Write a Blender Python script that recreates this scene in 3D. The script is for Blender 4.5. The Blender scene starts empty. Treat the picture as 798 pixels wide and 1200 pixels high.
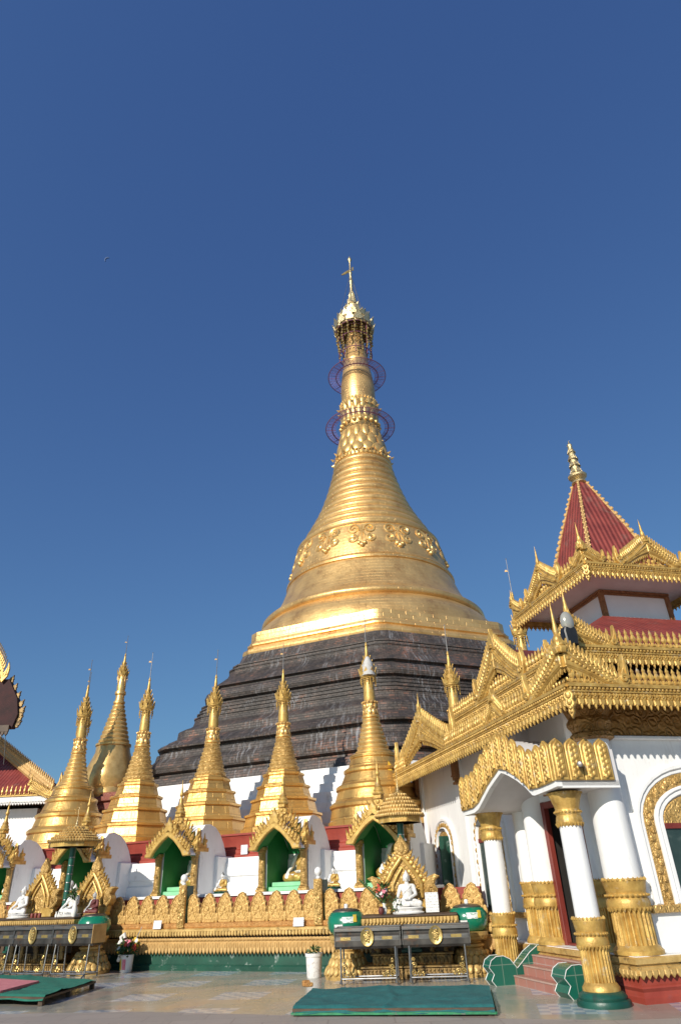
import bpy, bmesh, math, random
from mathutils import Matrix, Vector
random.seed(7)
R = math.radians
PI = math.pi
scene = bpy.context.scene
COL = scene.collection

# ------------------------------------------------------------------ camera, sky, sun, exposure
PITCH, ROLL, EYE = R(30.0), R(2.35), 1.55
F0 = Vector((0, math.cos(PITCH), math.sin(PITCH)))
U0 = Vector((0, -math.sin(PITCH), math.cos(PITCH)))
R0 = Vector((1, 0, 0))
RX = R0 * math.cos(ROLL) - U0 * math.sin(ROLL)
UX = R0 * math.sin(ROLL) + U0 * math.cos(ROLL)
cam_d = bpy.data.cameras.new('camera')
cam = bpy.data.objects.new('camera', cam_d)
COL.objects.link(cam)
cam.matrix_world = Matrix(((RX.x, UX.x, -F0.x, 0), (RX.y, UX.y, -F0.y, 0), (RX.z, UX.z, -F0.z, EYE), (0, 0, 0, 1)))
cam_d.sensor_fit = 'VERTICAL'
cam_d.sensor_height = 36.0
cam_d.lens = 36.0 * 765 / 1200
cam_d.clip_start = 0.1
cam_d.clip_end = 6000
scene.camera = cam

SUN_AZ, SUN_EL = 31.0, 27.0          # the way the light travels (azimuth from +Y towards +X), and the sun's height
a, e = R(SUN_AZ), R(SUN_EL)
light_dir = Vector((math.sin(a) * math.cos(e), math.cos(a) * math.cos(e), -math.sin(e)))
sd = bpy.data.lights.new('sun', 'SUN')
sd.energy = 5.0
sd.angle = R(0.5)
sd.color = (1.0, 0.93, 0.82)
sun = bpy.data.objects.new('sun', sd)
COL.objects.link(sun)
sun.rotation_euler = light_dir.to_track_quat('-Z', 'Y').to_euler()
world = bpy.data.worlds.new('World')
scene.world = world
world.use_nodes = True
wn = world.node_tree.nodes
wl = world.node_tree.links
wn.clear()
sky = wn.new('ShaderNodeTexSky')
sky.sky_type = 'NISHITA'
sky.sun_disc = False
sky.sun_elevation = R(SUN_EL)
sky.sun_rotation = math.atan2(-light_dir.x, -light_dir.y)
sky.altitude = 0
sky.air_density = 1.0
sky.dust_density = 0.6
sky.ozone_density = 2.2
bg = wn.new('ShaderNodeBackground')
bg.inputs['Strength'].default_value = 0.10
wo = wn.new('ShaderNodeOutputWorld')
# deeper, more violet blue overhead than the bare sky model gives
sepc = wn.new('ShaderNodeSeparateColor')
comb = wn.new('ShaderNodeCombineColor')
wl.new(sky.outputs[0], sepc.inputs[0])
for i, (gain, power) in enumerate(((0.4175 * 10 ** (1 - .79), .79), (0.636 * 10 ** (1 - .787), .787), (0.73 * 10 ** (1 - .57), .57))):
    pw = wn.new('ShaderNodeMath'); pw.operation = 'POWER'; pw.inputs[1].default_value = power
    ml = wn.new('ShaderNodeMath'); ml.operation = 'MULTIPLY'; ml.inputs[1].default_value = gain
    wl.new(sepc.outputs[i], pw.inputs[0]); wl.new(pw.outputs[0], ml.inputs[0]); wl.new(ml.outputs[0], comb.inputs[i])
wl.new(comb.outputs[0], bg.inputs[0])
wl.new(bg.outputs[0], wo.inputs[0])
scene.view_settings.view_transform = 'Standard'
scene.view_settings.look = 'None'
scene.view_settings.gamma = 1.0
scene.view_settings.use_curve_mapping = False
scene.view_settings.exposure = 0.0
scene.render.engine = 'CYCLES'

# ------------------------------------------------------------------ materials
def new_mat(name):
    m = bpy.data.materials.new(name)
    m.use_nodes = True
    nt = m.node_tree
    return m, nt, nt.nodes['Principled BSDF']

def N(nt, typ, **kw):
    n = nt.nodes.new(typ)
    for k, v in kw.items():
        if k in n.inputs: n.inputs[k].default_value = v
        else: setattr(n, k, v)
    return n

def ramp(nt, fac, stops):
    r = nt.nodes.new('ShaderNodeValToRGB')
    els = r.color_ramp.elements
    while len(els) < len(stops): els.new(0.5)
    for el, (p, c) in zip(els, stops):
        el.position = p
        el.color = (c[0], c[1], c[2], 1)
    nt.links.new(fac, r.inputs[0])
    return r.outputs[0]

def coords(nt, scale=(1, 1, 1)):
    t = nt.nodes.new('ShaderNodeTexCoord')
    mp = nt.nodes.new('ShaderNodeMapping')
    mp.inputs['Scale'].default_value = scale
    nt.links.new(t.outputs['Object'], mp.inputs[0])
    return mp.outputs[0]

def noise(nt, vec, scale, detail=5, rough=0.6):
    n = N(nt, 'ShaderNodeTexNoise', Scale=scale, Detail=detail, Roughness=rough)
    nt.links.new(vec, n.inputs['Vector'])
    return n.outputs[0]

def bump(nt, height, strength, dist, prev=None):
    b = N(nt, 'ShaderNodeBump', Strength=strength, Distance=dist)
    nt.links.new(height, b.inputs['Height'])
    if prev is not None: nt.links.new(prev, b.inputs['Normal'])
    return b.outputs[0]

def mathn(nt, op, a, b=None, c=None):
    n = N(nt, 'ShaderNodeMath', operation=op)
    for i, x in enumerate((a, b, c)):
        if x is None: continue
        if isinstance(x, (int, float)): n.inputs[i].default_value = x
        else: nt.links.new(x, n.inputs[i])
    return n.outputs[0]

def mixc(nt, fac, a, b, mode='MIX'):
    n = nt.nodes.new('ShaderNodeMix')
    n.data_type = 'RGBA'
    n.blend_type = mode
    for idx, x in ((0, fac), (6, a), (7, b)):
        if isinstance(x, (int, float)): n.inputs[idx].default_value = x
        elif isinstance(x, tuple): n.inputs[idx].default_value = (x[0], x[1], x[2], 1)
        else: nt.links.new(x, n.inputs[idx])
    return n.outputs[2]

def paint(name, c1, c2, rough=0.6, metal=0.0, scale=3.0, bs=0.15, bd=0.01, stretch=(1, 1, 1), dirt=None, coat=0.0, bscale=None):
    """painted surface: two tones in soft patches, optional dirt patches, fine bump"""
    m, nt, p = new_mat(name)
    v = coords(nt, stretch)
    f = noise(nt, v, scale)
    col = ramp(nt, f, [(0.35, c1), (0.65, c2)])
    if dirt:
        dcol, amount, dscale = dirt
        d = noise(nt, v, dscale, 8, 0.7)
        fac = ramp(nt, d, [(1.0 - amount - 0.08, (0, 0, 0)), (1.0 - amount + 0.08, (1, 1, 1))])
        col = mixc(nt, fac, col, dcol)
    nt.links.new(col, p.inputs['Base Color'])
    p.inputs['Metallic'].default_value = metal
    p.inputs['Roughness'].default_value = rough
    if coat: p.inputs['Coat Weight'].default_value = coat
    nb = noise(nt, v, bscale or scale * 8, 6)
    nt.links.new(bump(nt, nb, bs, bd), p.inputs['Normal'])
    return m

def carved(name, c1, c2, scale, depth, metal=0.6, rough=0.42, rings=17.0, wear=None):
    """gilded carving: scroll-like rosettes from warped Voronoi rings, as relief"""
    m, nt, p = new_mat(name)
    v = coords(nt)
    wv = N(nt, 'ShaderNodeTexNoise', Scale=scale * 0.8, Detail=2)
    nt.links.new(v, wv.inputs['Vector'])
    vm = nt.nodes.new('ShaderNodeVectorMath'); vm.operation = 'MULTIPLY_ADD'
    nt.links.new(wv.outputs['Color'], vm.inputs[0])
    vm.inputs[1].default_value = (0.9 / scale,) * 3
    nt.links.new(v, vm.inputs[2])
    vo = N(nt, 'ShaderNodeTexVoronoi', Scale=scale)
    nt.links.new(vm.outputs[0], vo.inputs['Vector'])
    s = mathn(nt, 'SINE', mathn(nt, 'MULTIPLY', vo.outputs['Distance'], rings))
    h = mathn(nt, 'MULTIPLY_ADD', s, 0.35, mathn(nt, 'MULTIPLY', vo.outputs['Distance'], -0.8))
    f = noise(nt, v, scale * 0.35, 4)
    col = ramp(nt, f, [(0.35, c1), (0.65, c2)])
    if wear:
        d = noise(nt, v, 6, 8, 0.75)
        fac = ramp(nt, d, [(0.66, (0, 0, 0)), (0.76, (1, 1, 1))])
        col = mixc(nt, fac, col, wear)
    nt.links.new(col, p.inputs['Base Color'])
    p.inputs['Metallic'].default_value = metal
    p.inputs['Roughness'].default_value = rough
    nt.links.new(bump(nt, h, 1.0, depth), p.inputs['Normal'])
    return m

GOLD_A, GOLD_B = (0.86, 0.56, 0.17), (0.62, 0.36, 0.10)
M = {}
M['gold'] = paint('gold_leaf', (0.62, 0.38, 0.125), (0.80, 0.53, 0.20), 0.35, 0.62, 4, 0.35, 0.015, dirt=((0.34, 0.19, 0.07), 0.33, 5))
M['gold_orn'] = paint('gilded_ornament', (0.40, 0.235, 0.058), (0.66, 0.43, 0.12), 0.42, 0.34, 6, 0.4, 0.012, dirt=((0.52, 0.45, 0.33), 0.345, 7), bscale=34)
M['gold_dull'] = paint('dull_gold', (0.46, 0.29, 0.09), (0.70, 0.47, 0.17), 0.48, 0.3, 5, 0.5, 0.012, dirt=((0.10, 0.06, 0.03), 0.38, 8))
M['gold_carved'] = carved('carved_gold', (0.42, 0.25, 0.072), (0.62, 0.40, 0.135), 9, 0.016, 0.35, 0.42)
M['gold_fine'] = carved('fine_carved_gold', (0.42, 0.25, 0.072), (0.62, 0.40, 0.135), 15, 0.011, 0.35, 0.42)
M['gold_leafpanel'] = carved('carved_leaf_gold', (0.50, 0.30, 0.095), (0.68, 0.44, 0.15), 20, 0.006, 0.3, 0.45)
M['gold_brown'] = carved('brown_gold_board', (0.26, 0.13, 0.03), (0.40, 0.22, 0.06), 5, 0.04, 0.3, 0.5, wear=(0.45, 0.36, 0.25))
M['pale_gold'] = paint('pale_gold_paint', (0.46, 0.28, 0.10), (0.60, 0.385, 0.15), 0.55, 0.2, 6, 0.5, 0.01)
M['bronze'] = paint('old_brass', (0.36, 0.24, 0.08), (0.58, 0.42, 0.16), 0.35, 0.85, 8, 0.4, 0.01)
M['dirty_shaded_gold'] = paint('dirt_and_shade_gold', (0.20, 0.12, 0.045), (0.40, 0.26, 0.09), 0.5, 0.4, 6, 0.5, 0.012, dirt=((0.05, 0.035, 0.02), 0.45, 8))  # dirty gold, with shade below the altars and at the hall eave painted in
M['silver_gold'] = paint('weathered_silver_gilt', (0.50, 0.39, 0.20), (0.70, 0.56, 0.32), 0.35, 0.8, 6, 0.6, 0.03)
M['orange'] = carved('orange_gold_strip', (0.52, 0.24, 0.07), (0.66, 0.36, 0.12), 22, 0.014, 0.2, 0.55)
M['white'] = paint('whitewash', (0.74, 0.74, 0.73), (0.82, 0.82, 0.81), 0.75, 0, 2.0, 0.4, 0.02, stretch=(1.2, 1.2, 0.5), dirt=((0.56, 0.55, 0.52), 0.345, 2.5))
M['white_wall'] = paint('white_wall_paint', (0.76, 0.76, 0.75), (0.83, 0.83, 0.82), 0.6, 0, 1.5, 0.3, 0.01, stretch=(1.6, 1.6, 0.45), dirt=((0.68, 0.665, 0.635), 0.36, 3.2))
M['marble'] = paint('white_marble', (0.66, 0.645, 0.62), (0.78, 0.77, 0.75), 0.4, 0, 7, 0.3, 0.008, dirt=((0.40, 0.34, 0.30), 0.38, 16))
M['skin_white'] = paint('painted_white_body', (0.72, 0.73, 0.72), (0.80, 0.80, 0.79), 0.45, 0, 4, 0.1, 0.004)
M['red'] = paint('red_oxide_paint', (0.24, 0.032, 0.020), (0.33, 0.056, 0.034), 0.6, 0, 2.5, 0.2, 0.01, dirt=((0.26, 0.06, 0.05), 0.33, 4))
M['maroon'] = paint('maroon_boards', (0.10, 0.022, 0.022), (0.15, 0.035, 0.032), 0.6, 0, 2.5, 0.2, 0.01)
M['shade_maroon'] = paint('shade_darkened_maroon', (0.022, 0.006, 0.006), (0.045, 0.010, 0.010), 0.8, 0, 2.5, 0.4, 0.02)  # shade of the hall's roof corner put into the maroon
M['wood_red'] = paint('red_door_wood', (0.15, 0.022, 0.017), (0.23, 0.042, 0.028), 0.5, 0, 6, 0.3, 0.01, stretch=(1, 1, .2), dirt=((0.12, 0.02, 0.02), 0.36, 12))
M['green'] = paint('green_wall_paint', (0.006, 0.048, 0.030), (0.010, 0.078, 0.048), 0.5, 0, 2, 0.3, 0.01, dirt=((0.42, 0.46, 0.43), 0.345, 4.5))
M['green_dark'] = paint('dark_green_paint', (0.006, 0.055, 0.038), (0.012, 0.085, 0.06), 0.4, 0, 3, 0.3, 0.01, dirt=((0.03, 0.035, 0.03), 0.36, 5))
M['green_niche'] = paint('niche_green', (0.016, 0.20, 0.055), (0.026, 0.25, 0.075), 0.55, 0, 3, 0.1, 0.005)
M['mint'] = paint('mint_green', (0.20, 0.52, 0.28), (0.26, 0.60, 0.34), 0.5, 0, 3, 0.1, 0.005)
M['jade'] = paint('green_enamel', (0.006, 0.15, 0.085), (0.010, 0.20, 0.11), 0.22, 0, 3, 0.05, 0.003, dirt=((0.05, 0.12, 0.08), 0.30, 9), coat=0.5)
M['steel'] = paint('stained_steel', (0.12, 0.115, 0.11), (0.24, 0.23, 0.22), 0.42, 0.9, 3, 0.1, 0.004, stretch=(1, 1, 6), dirt=((0.22, 0.12, 0.06), 0.38, 3))
M['steel_dark'] = paint('sooty_steel', (0.035, 0.032, 0.03), (0.10, 0.09, 0.08), 0.4, 0.6, 3, 0.1, 0.004, dirt=((0.16, 0.08, 0.04), 0.36, 4))
M['tube'] = paint('steel_tube', (0.22, 0.22, 0.22), (0.36, 0.36, 0.36), 0.35, 0.9, 8, 0.05, 0.002)
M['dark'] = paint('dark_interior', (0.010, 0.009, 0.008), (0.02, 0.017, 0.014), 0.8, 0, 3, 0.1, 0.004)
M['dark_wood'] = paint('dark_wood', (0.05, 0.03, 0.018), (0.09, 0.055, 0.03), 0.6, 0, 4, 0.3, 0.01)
M['eave_wood'] = paint('eave_soffit', (0.16, 0.10, 0.06), (0.23, 0.15, 0.09), 0.7, 0, 4, 0.2, 0.01)
M['brown_bracket'] = carved('brown_bracket', (0.30, 0.13, 0.05), (0.42, 0.20, 0.08), 20, 0.02, 0.2, 0.5)
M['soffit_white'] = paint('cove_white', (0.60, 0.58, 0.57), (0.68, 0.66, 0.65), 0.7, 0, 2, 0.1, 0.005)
M['panel_white'] = paint('white_panel', (0.76, 0.77, 0.78), (0.82, 0.83, 0.84), 0.5, 0, 2, 0.1, 0.005)
M['cloth_green'] = paint('teal_cloth', (0.010, 0.105, 0.105), (0.020, 0.15, 0.145), 0.9, 0, 5, 0.7, 0.02, bscale=40)
M['mat_green'] = paint('green_mat', (0.012, 0.13, 0.085), (0.02, 0.18, 0.12), 0.85, 0, 8, 0.6, 0.015, bscale=60)
M['mat_pink'] = paint('pink_mat', (0.52, 0.16, 0.18), (0.60, 0.22, 0.23), 0.9, 0, 8, 0.6, 0.015, bscale=60)
M['strip_green'] = paint('printed_green_plastic', (0.015, 0.14, 0.06), (0.03, 0.24, 0.10), 0.4, 0, 10, 0.1, 0.004, dirt=((0.62, 0.16, 0.40), 0.37, 4))
M['pink'] = paint('pink_flower', (0.62, 0.14, 0.22), (0.75, 0.28, 0.34), 0.6, 0, 20, 0.1, 0.004)
M['flower_red'] = paint('red_flower', (0.45, 0.03, 0.02), (0.55, 0.08, 0.03), 0.6, 0, 20, 0.1, 0.004)
M['flower_yellow'] = paint('yellow_flower', (0.75, 0.48, 0.04), (0.85, 0.6, 0.08), 0.6, 0, 20, 0.1, 0.004)
M['flower_white'] = paint('white_flower', (0.72, 0.70, 0.64), (0.8, 0.78, 0.74), 0.6, 0, 20, 0.1, 0.004)
M['leaf'] = paint('leaf_green', (0.03, 0.075, 0.02), (0.06, 0.12, 0.03), 0.5, 0, 12, 0.1, 0.004)
M['plastic_white'] = paint('white_plastic', (0.70, 0.70, 0.69), (0.78, 0.78, 0.77), 0.35, 0, 4, 0.05, 0.002)
M['brick'] = paint('fired_brick', (0.20, 0.06, 0.04), (0.30, 0.10, 0.07), 0.85, 0, 9, 0.8, 0.02, stretch=(1, 1, 3), dirt=((0.40, 0.22, 0.19), 0.4, 14))
M['pole_green'] = paint('painted_green_pole', (0.006, 0.075, 0.05), (0.01, 0.11, 0.075), 0.4, 0, 6, 0.1, 0.004)
M['purple'] = paint('purple_steel', (0.20, 0.08, 0.15), (0.26, 0.09, 0.13), 0.5, 0.2, 4, 0.1, 0.004)
M['purple_mesh'] = paint('violet_netting', (0.16, 0.15, 0.44), (0.22, 0.17, 0.5), 0.6, 0, 4, 0.1, 0.004)
M['wire'] = paint('grey_wire', (0.12, 0.12, 0.13), (0.19, 0.19, 0.19), 0.5, 0.4, 4, 0.05, 0.002)
M['black'] = paint('black_plastic', (0.012, 0.012, 0.013), (0.02, 0.02, 0.02), 0.4, 0, 4, 0.1, 0.004)
M['yellow'] = paint('yellow_label', (0.70, 0.50, 0.06), (0.78, 0.58, 0.08), 0.5, 0, 6, 0.05, 0.002)
M['cloth_white'] = paint('cloudy_plastic_sheet', (0.42, 0.415, 0.40), (0.56, 0.55, 0.53), 0.8, 0, 7, 0.6, 0.03)
M['yellow_cloth'] = paint('yellow_cloth', (0.72, 0.42, 0.03), (0.80, 0.50, 0.05), 0.8, 0, 7, 0.5, 0.02)
M['moon'] = paint('moon_lit_crescent', (0.075, 0.125, 0.26), (0.09, 0.145, 0.29), 0.9, 0, 0.05, 0.0, 0.0)
M['glass_lens'] = paint('lamp_glass', (0.35, 0.34, 0.30), (0.42, 0.41, 0.36), 0.15, 0.3, 3, 0.02, 0.001)

def text_mat(name, base, ink, rows, sx):
    """sign face with rows of small illegible letter strokes"""
    m, nt, p = new_mat(name)
    v = coords(nt)
    sep = nt.nodes.new('ShaderNodeSeparateXYZ')
    nt.links.new(v, sep.inputs[0])
    row = mathn(nt, 'FRACT', mathn(nt, 'MULTIPLY', sep.outputs['Z'], rows))
    inrow = mathn(nt, 'GREATER_THAN', row, 0.5)
    st = coords(nt, (sx, 1, rows * 2.0))
    vo = N(nt, 'ShaderNodeTexNoise', Scale=1.0, Detail=3)
    nt.links.new(st, vo.inputs['Vector'])
    on = mathn(nt, 'GREATER_THAN', vo.outputs[0], 0.5)
    fac = mathn(nt, 'MULTIPLY', inrow, on)
    nt.links.new(mixc(nt, mathn(nt, 'MULTIPLY', fac, 0.7), base, ink), p.inputs['Base Color'])
    p.inputs['Roughness'].default_value = 0.5
    return m
M['sign'] = text_mat('sign_face', (0.74, 0.75, 0.76), (0.20, 0.22, 0.24), 26, 45)
M['plaque'] = text_mat('plaque_face', (0.66, 0.65, 0.63), (0.25, 0.25, 0.26), 20, 36)
M['sticker'] = text_mat('sticker_face', (0.75, 0.80, 0.77), (0.01, 0.14, 0.08), 18, 40)

def angular(nt, z_scale, ang_scale):
    t = nt.nodes.new('ShaderNodeTexCoord')
    sep = nt.nodes.new('ShaderNodeSeparateXYZ')
    nt.links.new(t.outputs['Object'], sep.inputs[0])
    an = mathn(nt, 'ARCTAN2', sep.outputs['Y'], sep.outputs['X'])
    cb = nt.nodes.new('ShaderNodeCombineXYZ')
    nt.links.new(mathn(nt, 'MULTIPLY', an, ang_scale), cb.inputs[0])
    nt.links.new(mathn(nt, 'MULTIPLY', sep.outputs['Z'], z_scale), cb.inputs[1])
    return cb.outputs[0], t.outputs['Object']

def plated(name, ang, pw, ph, c1, c2, c3, rough, metal, bstr):
    """gold plates round an axis: seams between plates, each plate its own tone"""
    m, nt, p = new_mat(name)
    v, ob = angular(nt, 1.0, ang)
    br = N(nt, 'ShaderNodeTexBrick', Scale=1.0)
    br.inputs['Brick Width'].default_value = pw
    br.inputs['Row Height'].default_value = ph
    br.inputs['Mortar Size'].default_value = 0.012
    br.inputs['Mortar Smooth'].default_value = 0.4
    br.inputs['Color1'].default_value = (0.25, 0.25, 0.25, 1)
    br.inputs['Color2'].default_value = (0.75, 0.75, 0.75, 1)
    br.inputs['Mortar'].default_value = (0.0, 0.0, 0.0, 1)
    nt.links.new(v, br.inputs['Vector'])
    f = noise(nt, ob, 0.9, 8, 0.65)
    f2 = mathn(nt, 'MULTIPLY_ADD', br.outputs['Color'], 0.22, mathn(nt, 'MULTIPLY', f, 0.8))
    col = ramp(nt, f2, [(0.33, c3), (0.42, c2), (0.60, c1)])
    nt.links.new(col, p.inputs['Base Color'])
    p.inputs['Metallic'].default_value = metal
    r = ramp(nt, f, [(0.3, (rough * .8,) * 3), (0.7, (rough * 1.3,) * 3)])
    nt.links.new(r, p.inputs['Roughness'])
    b1 = bump(nt, br.outputs['Color'], bstr, 0.05)
    b2 = bump(nt, noise(nt, ob, 7, 6), 0.35, 0.04, b1)
    nt.links.new(b2, p.inputs['Normal'])
    return m
M['dome_gold'] = plated('pagoda_gold_plates', 5.0, 0.5, 0.21, (0.77, 0.50, 0.20), (0.70, 0.43, 0.16), (0.53, 0.29, 0.11), 0.37, 0.68, 0.45)
M['stupa_gold'] = plated('small_stupa_gold', 1.0, 0.42, 0.22, (0.72, 0.46, 0.15), (0.58, 0.345, 0.10), (0.33, 0.17, 0.05), 0.36, 0.66, 0.4)

def black_mat():
    m, nt, p = new_mat('blackened_brick')
    v, ob = angular(nt, 1.0, 11.0)
    br = N(nt, 'ShaderNodeTexBrick', Scale=1.0)
    br.inputs['Brick Width'].default_value = 0.26
    br.inputs['Row Height'].default_value = 0.095
    br.inputs['Mortar Size'].default_value = 0.014
    br.inputs['Mortar Smooth'].default_value = 0.3
    br.inputs['Color1'].default_value = (0.2, 0.2, 0.2, 1)
    br.inputs['Color2'].default_value = (0.8, 0.8, 0.8, 1)
    br.inputs['Mortar'].default_value = (0, 0, 0, 1)
    nt.links.new(v, br.inputs['Vector'])
    big = noise(nt, ob, 0.55, 6, 0.6)
    med = noise(nt, v, 2.2, 6, 0.7)
    mix = mathn(nt, 'MULTIPLY_ADD', br.outputs['Color'], 0.22, mathn(nt, 'MULTIPLY_ADD', big, 0.45, mathn(nt, 'MULTIPLY', med, 0.45)))
    col = ramp(nt, mix, [(0.40, (0.029, 0.024, 0.021)), (0.51, (0.054, 0.043, 0.037)), (0.61, (0.090, 0.065, 0.052)), (0.71, (0.21, 0.095, 0.06))])
    # whitish drips: thin vertical streaks, only in some patches
    mp = nt.nodes.new('ShaderNodeMapping')
    mp.inputs['Scale'].default_value = (6.5, 0.9, 1)
    nt.links.new(v, mp.inputs[0])
    dr = noise(nt, mp.outputs[0], 1.6, 5, 0.7)
    where = noise(nt, v, 0.55, 3, 0.5)
    d = mathn(nt, 'MULTIPLY', ramp(nt, dr, [(0.52, (0, 0, 0)), (0.64, (1, 1, 1))]), ramp(nt, where, [(0.44, (0, 0, 0)), (0.62, (1, 1, 1))]))
    col = mixc(nt, mathn(nt, 'MULTIPLY', d, 0.85), col, (0.27, 0.275, 0.29))
    nt.links.new(col, p.inputs['Base Color'])
    p.inputs['Roughness'].default_value = 0.55
    b1 = bump(nt, br.outputs['Color'], 0.8, 0.05)
    nt.links.new(bump(nt, med, 0.8, 0.10, b1), p.inputs['Normal'])
    return m
M['blackbrick'] = black_mat()

def corrugated(name, c1, c2, axis, freq, dirt):
    m, nt, p = new_mat(name)
    t = nt.nodes.new('ShaderNodeTexCoord')
    sep = nt.nodes.new('ShaderNodeSeparateXYZ')
    nt.links.new(t.outputs['Object'], sep.inputs[0])
    s = mathn(nt, 'SINE', mathn(nt, 'MULTIPLY', sep.outputs[axis], freq))
    f = noise(nt, t.outputs['Object'], 2.5, 6)
    col = ramp(nt, f, [(0.35, c1), (0.65, c2)])
    d = ramp(nt, noise(nt, t.outputs['Object'], 2.2, 9, .75), [(0.54, (0, 0, 0)), (0.68, (1, 1, 1))])
    col = mixc(nt, d, col, dirt)
    nt.links.new(col, p.inputs['Base Color'])
    p.inputs['Roughness'].default_value = 0.6
    nt.links.new(bump(nt, s, 0.7, 0.016), p.inputs['Normal'])
    return m
M['roof_x'] = corrugated('red_roof_sheet', (0.17, 0.026, 0.02), (0.27, 0.048, 0.035), 'X', 42, (0.20, 0.09, 0.07))
M['roof_y'] = corrugated('red_roof_sheet_side', (0.17, 0.026, 0.02), (0.27, 0.048, 0.035), 'Y', 42, (0.20, 0.09, 0.07))

def tile_mat(name, c1, c2, grout, w, h, rough, plane):
    m, nt, p = new_mat(name)
    t = nt.nodes.new('ShaderNodeTexCoord')
    sep = nt.nodes.new('ShaderNodeSeparateXYZ')
    nt.links.new(t.outputs['Object'], sep.inputs[0])
    cb = nt.nodes.new('ShaderNodeCombineXYZ')
    nt.links.new(sep.outputs[plane[0]], cb.inputs[0])
    nt.links.new(sep.outputs[plane[1]], cb.inputs[1])
    br = N(nt, 'ShaderNodeTexBrick', Scale=1.0)
    br.offset = 0.0
    br.inputs['Brick Width'].default_value = w
    br.inputs['Row Height'].default_value = h
    br.inputs['Mortar Size'].default_value = 0.006
    br.inputs['Color1'].default_value = (*c1, 1)
    br.inputs['Color2'].default_value = (*c2, 1)
    br.inputs['Mortar'].default_value = (*grout, 1)
    nt.links.new(cb.outputs[0], br.inputs['Vector'])
    f = noise(nt, t.outputs['Object'], 5, 6)
    col = mixc(nt, mathn(nt, 'MULTIPLY', f, 0.25), br.outputs['Color'], (0.25, 0.2, 0.18), 'MULTIPLY')
    nt.links.new(col, p.inputs['Base Color'])
    p.inputs['Roughness'].default_value = rough
    return m
M['step_tile'] = tile_mat('pink_step_tile', (0.40, 0.17, 0.13), (0.44, 0.20, 0.155), (0.42, 0.34, 0.30), 0.3, 0.3, 0.4, ('Y', 'Z'))
M['nosing'] = paint('pale_step_edge', (0.42, 0.27, 0.22), (0.50, 0.34, 0.28), 0.4, 0, 6, 0.1, 0.004)
M['cheek_tile'] = tile_mat('green_cheek_tile', (0.008, 0.11, 0.075), (0.012, 0.13, 0.09), (0.16, 0.24, 0.19), 0.26, 0.3, 0.25, ('X', 'Z'))
M['slate_glass'] = paint('dusty_green_glass', (0.022, 0.042, 0.04), (0.035, 0.06, 0.055), 0.22, 0, 3, 0.05, 0.003, dirt=((0.09, 0.12, 0.11), 0.33, 6))

def floor_mat():
    m, nt, p = new_mat('polished_floor_tiles')
    t = nt.nodes.new('ShaderNodeTexCoord')
    mp = nt.nodes.new('ShaderNodeMapping')
    mp.inputs['Rotation'].default_value = (0, 0, R(10))
    nt.links.new(t.outputs['Object'], mp.inputs[0])
    v = mp.outputs[0]
    br = N(nt, 'ShaderNodeTexBrick', Scale=1.0)
    br.offset = 0.0
    br.inputs['Brick Width'].default_value = 0.6
    br.inputs['Row Height'].default_value = 0.6
    br.inputs['Mortar Size'].default_value = 0.008
    br.inputs['Color1'].default_value = (0, 0, 0, 1)
    br.inputs['Color2'].default_value = (1, 1, 1, 1)
    br.inputs['Mortar'].default_value = (0.5, 0.5, 0.5, 1)
    nt.links.new(v, br.inputs['Vector'])
    f = noise(nt, v, 0.35, 5, 0.6)
    base = ramp(nt, mathn(nt, 'MULTIPLY_ADD', br.outputs['Color'], 0.35, mathn(nt, 'MULTIPLY', f, 0.7)),
                [(0.22, (0.21, 0.24, 0.20)), (0.42, (0.30, 0.30, 0.255)), (0.58, (0.35, 0.315, 0.26)), (0.74, (0.37, 0.27, 0.22))])
    # blue mosaic squares let into the floor at regular steps
    sep = nt.nodes.new('ShaderNodeSeparateXYZ')
    nt.links.new(v, sep.inputs[0])
    def inside(o, step, half):
        fr = mathn(nt, 'FRACT', mathn(nt, 'DIVIDE', o, step))
        return mathn(nt, 'LESS_THAN', mathn(nt, 'ABSOLUTE', mathn(nt, 'SUBTRACT', fr, 0.5)), half / step)
    patch = mathn(nt, 'MULTIPLY', inside(sep.outputs['X'], 1.8, 0.45), inside(sep.outputs['Y'], 1.8, 0.45))
    ch = N(nt, 'ShaderNodeTexChecker', Scale=1 / 0.15)
    ch.inputs['Color1'].default_value = (0.20, 0.32, 0.50, 1)
    ch.inputs['Color2'].default_value = (0.58, 0.64, 0.68, 1)
    nt.links.new(v, ch.inputs['Vector'])
    col = mixc(nt, mathn(nt, 'MULTIPLY', patch, 0.62), base, ch.outputs[0])
    dust = noise(nt, v, 1.1, 8, 0.7)
    col = mixc(nt, mathn(nt, 'MULTIPLY', dust, 0.30), col, (0.42, 0.40, 0.36))
    nt.links.new(col, p.inputs['Base Color'])
    rr = ramp(nt, dust, [(0.35, (0.13,) * 3), (0.7, (0.34,) * 3)])
    nt.links.new(rr, p.inputs['Roughness'])
    nt.links.new(bump(nt, noise(nt, v, 1.5, 3), 0.06, 0.02), p.inputs['Normal'])
    return m
M['floor'] = floor_mat()
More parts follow.
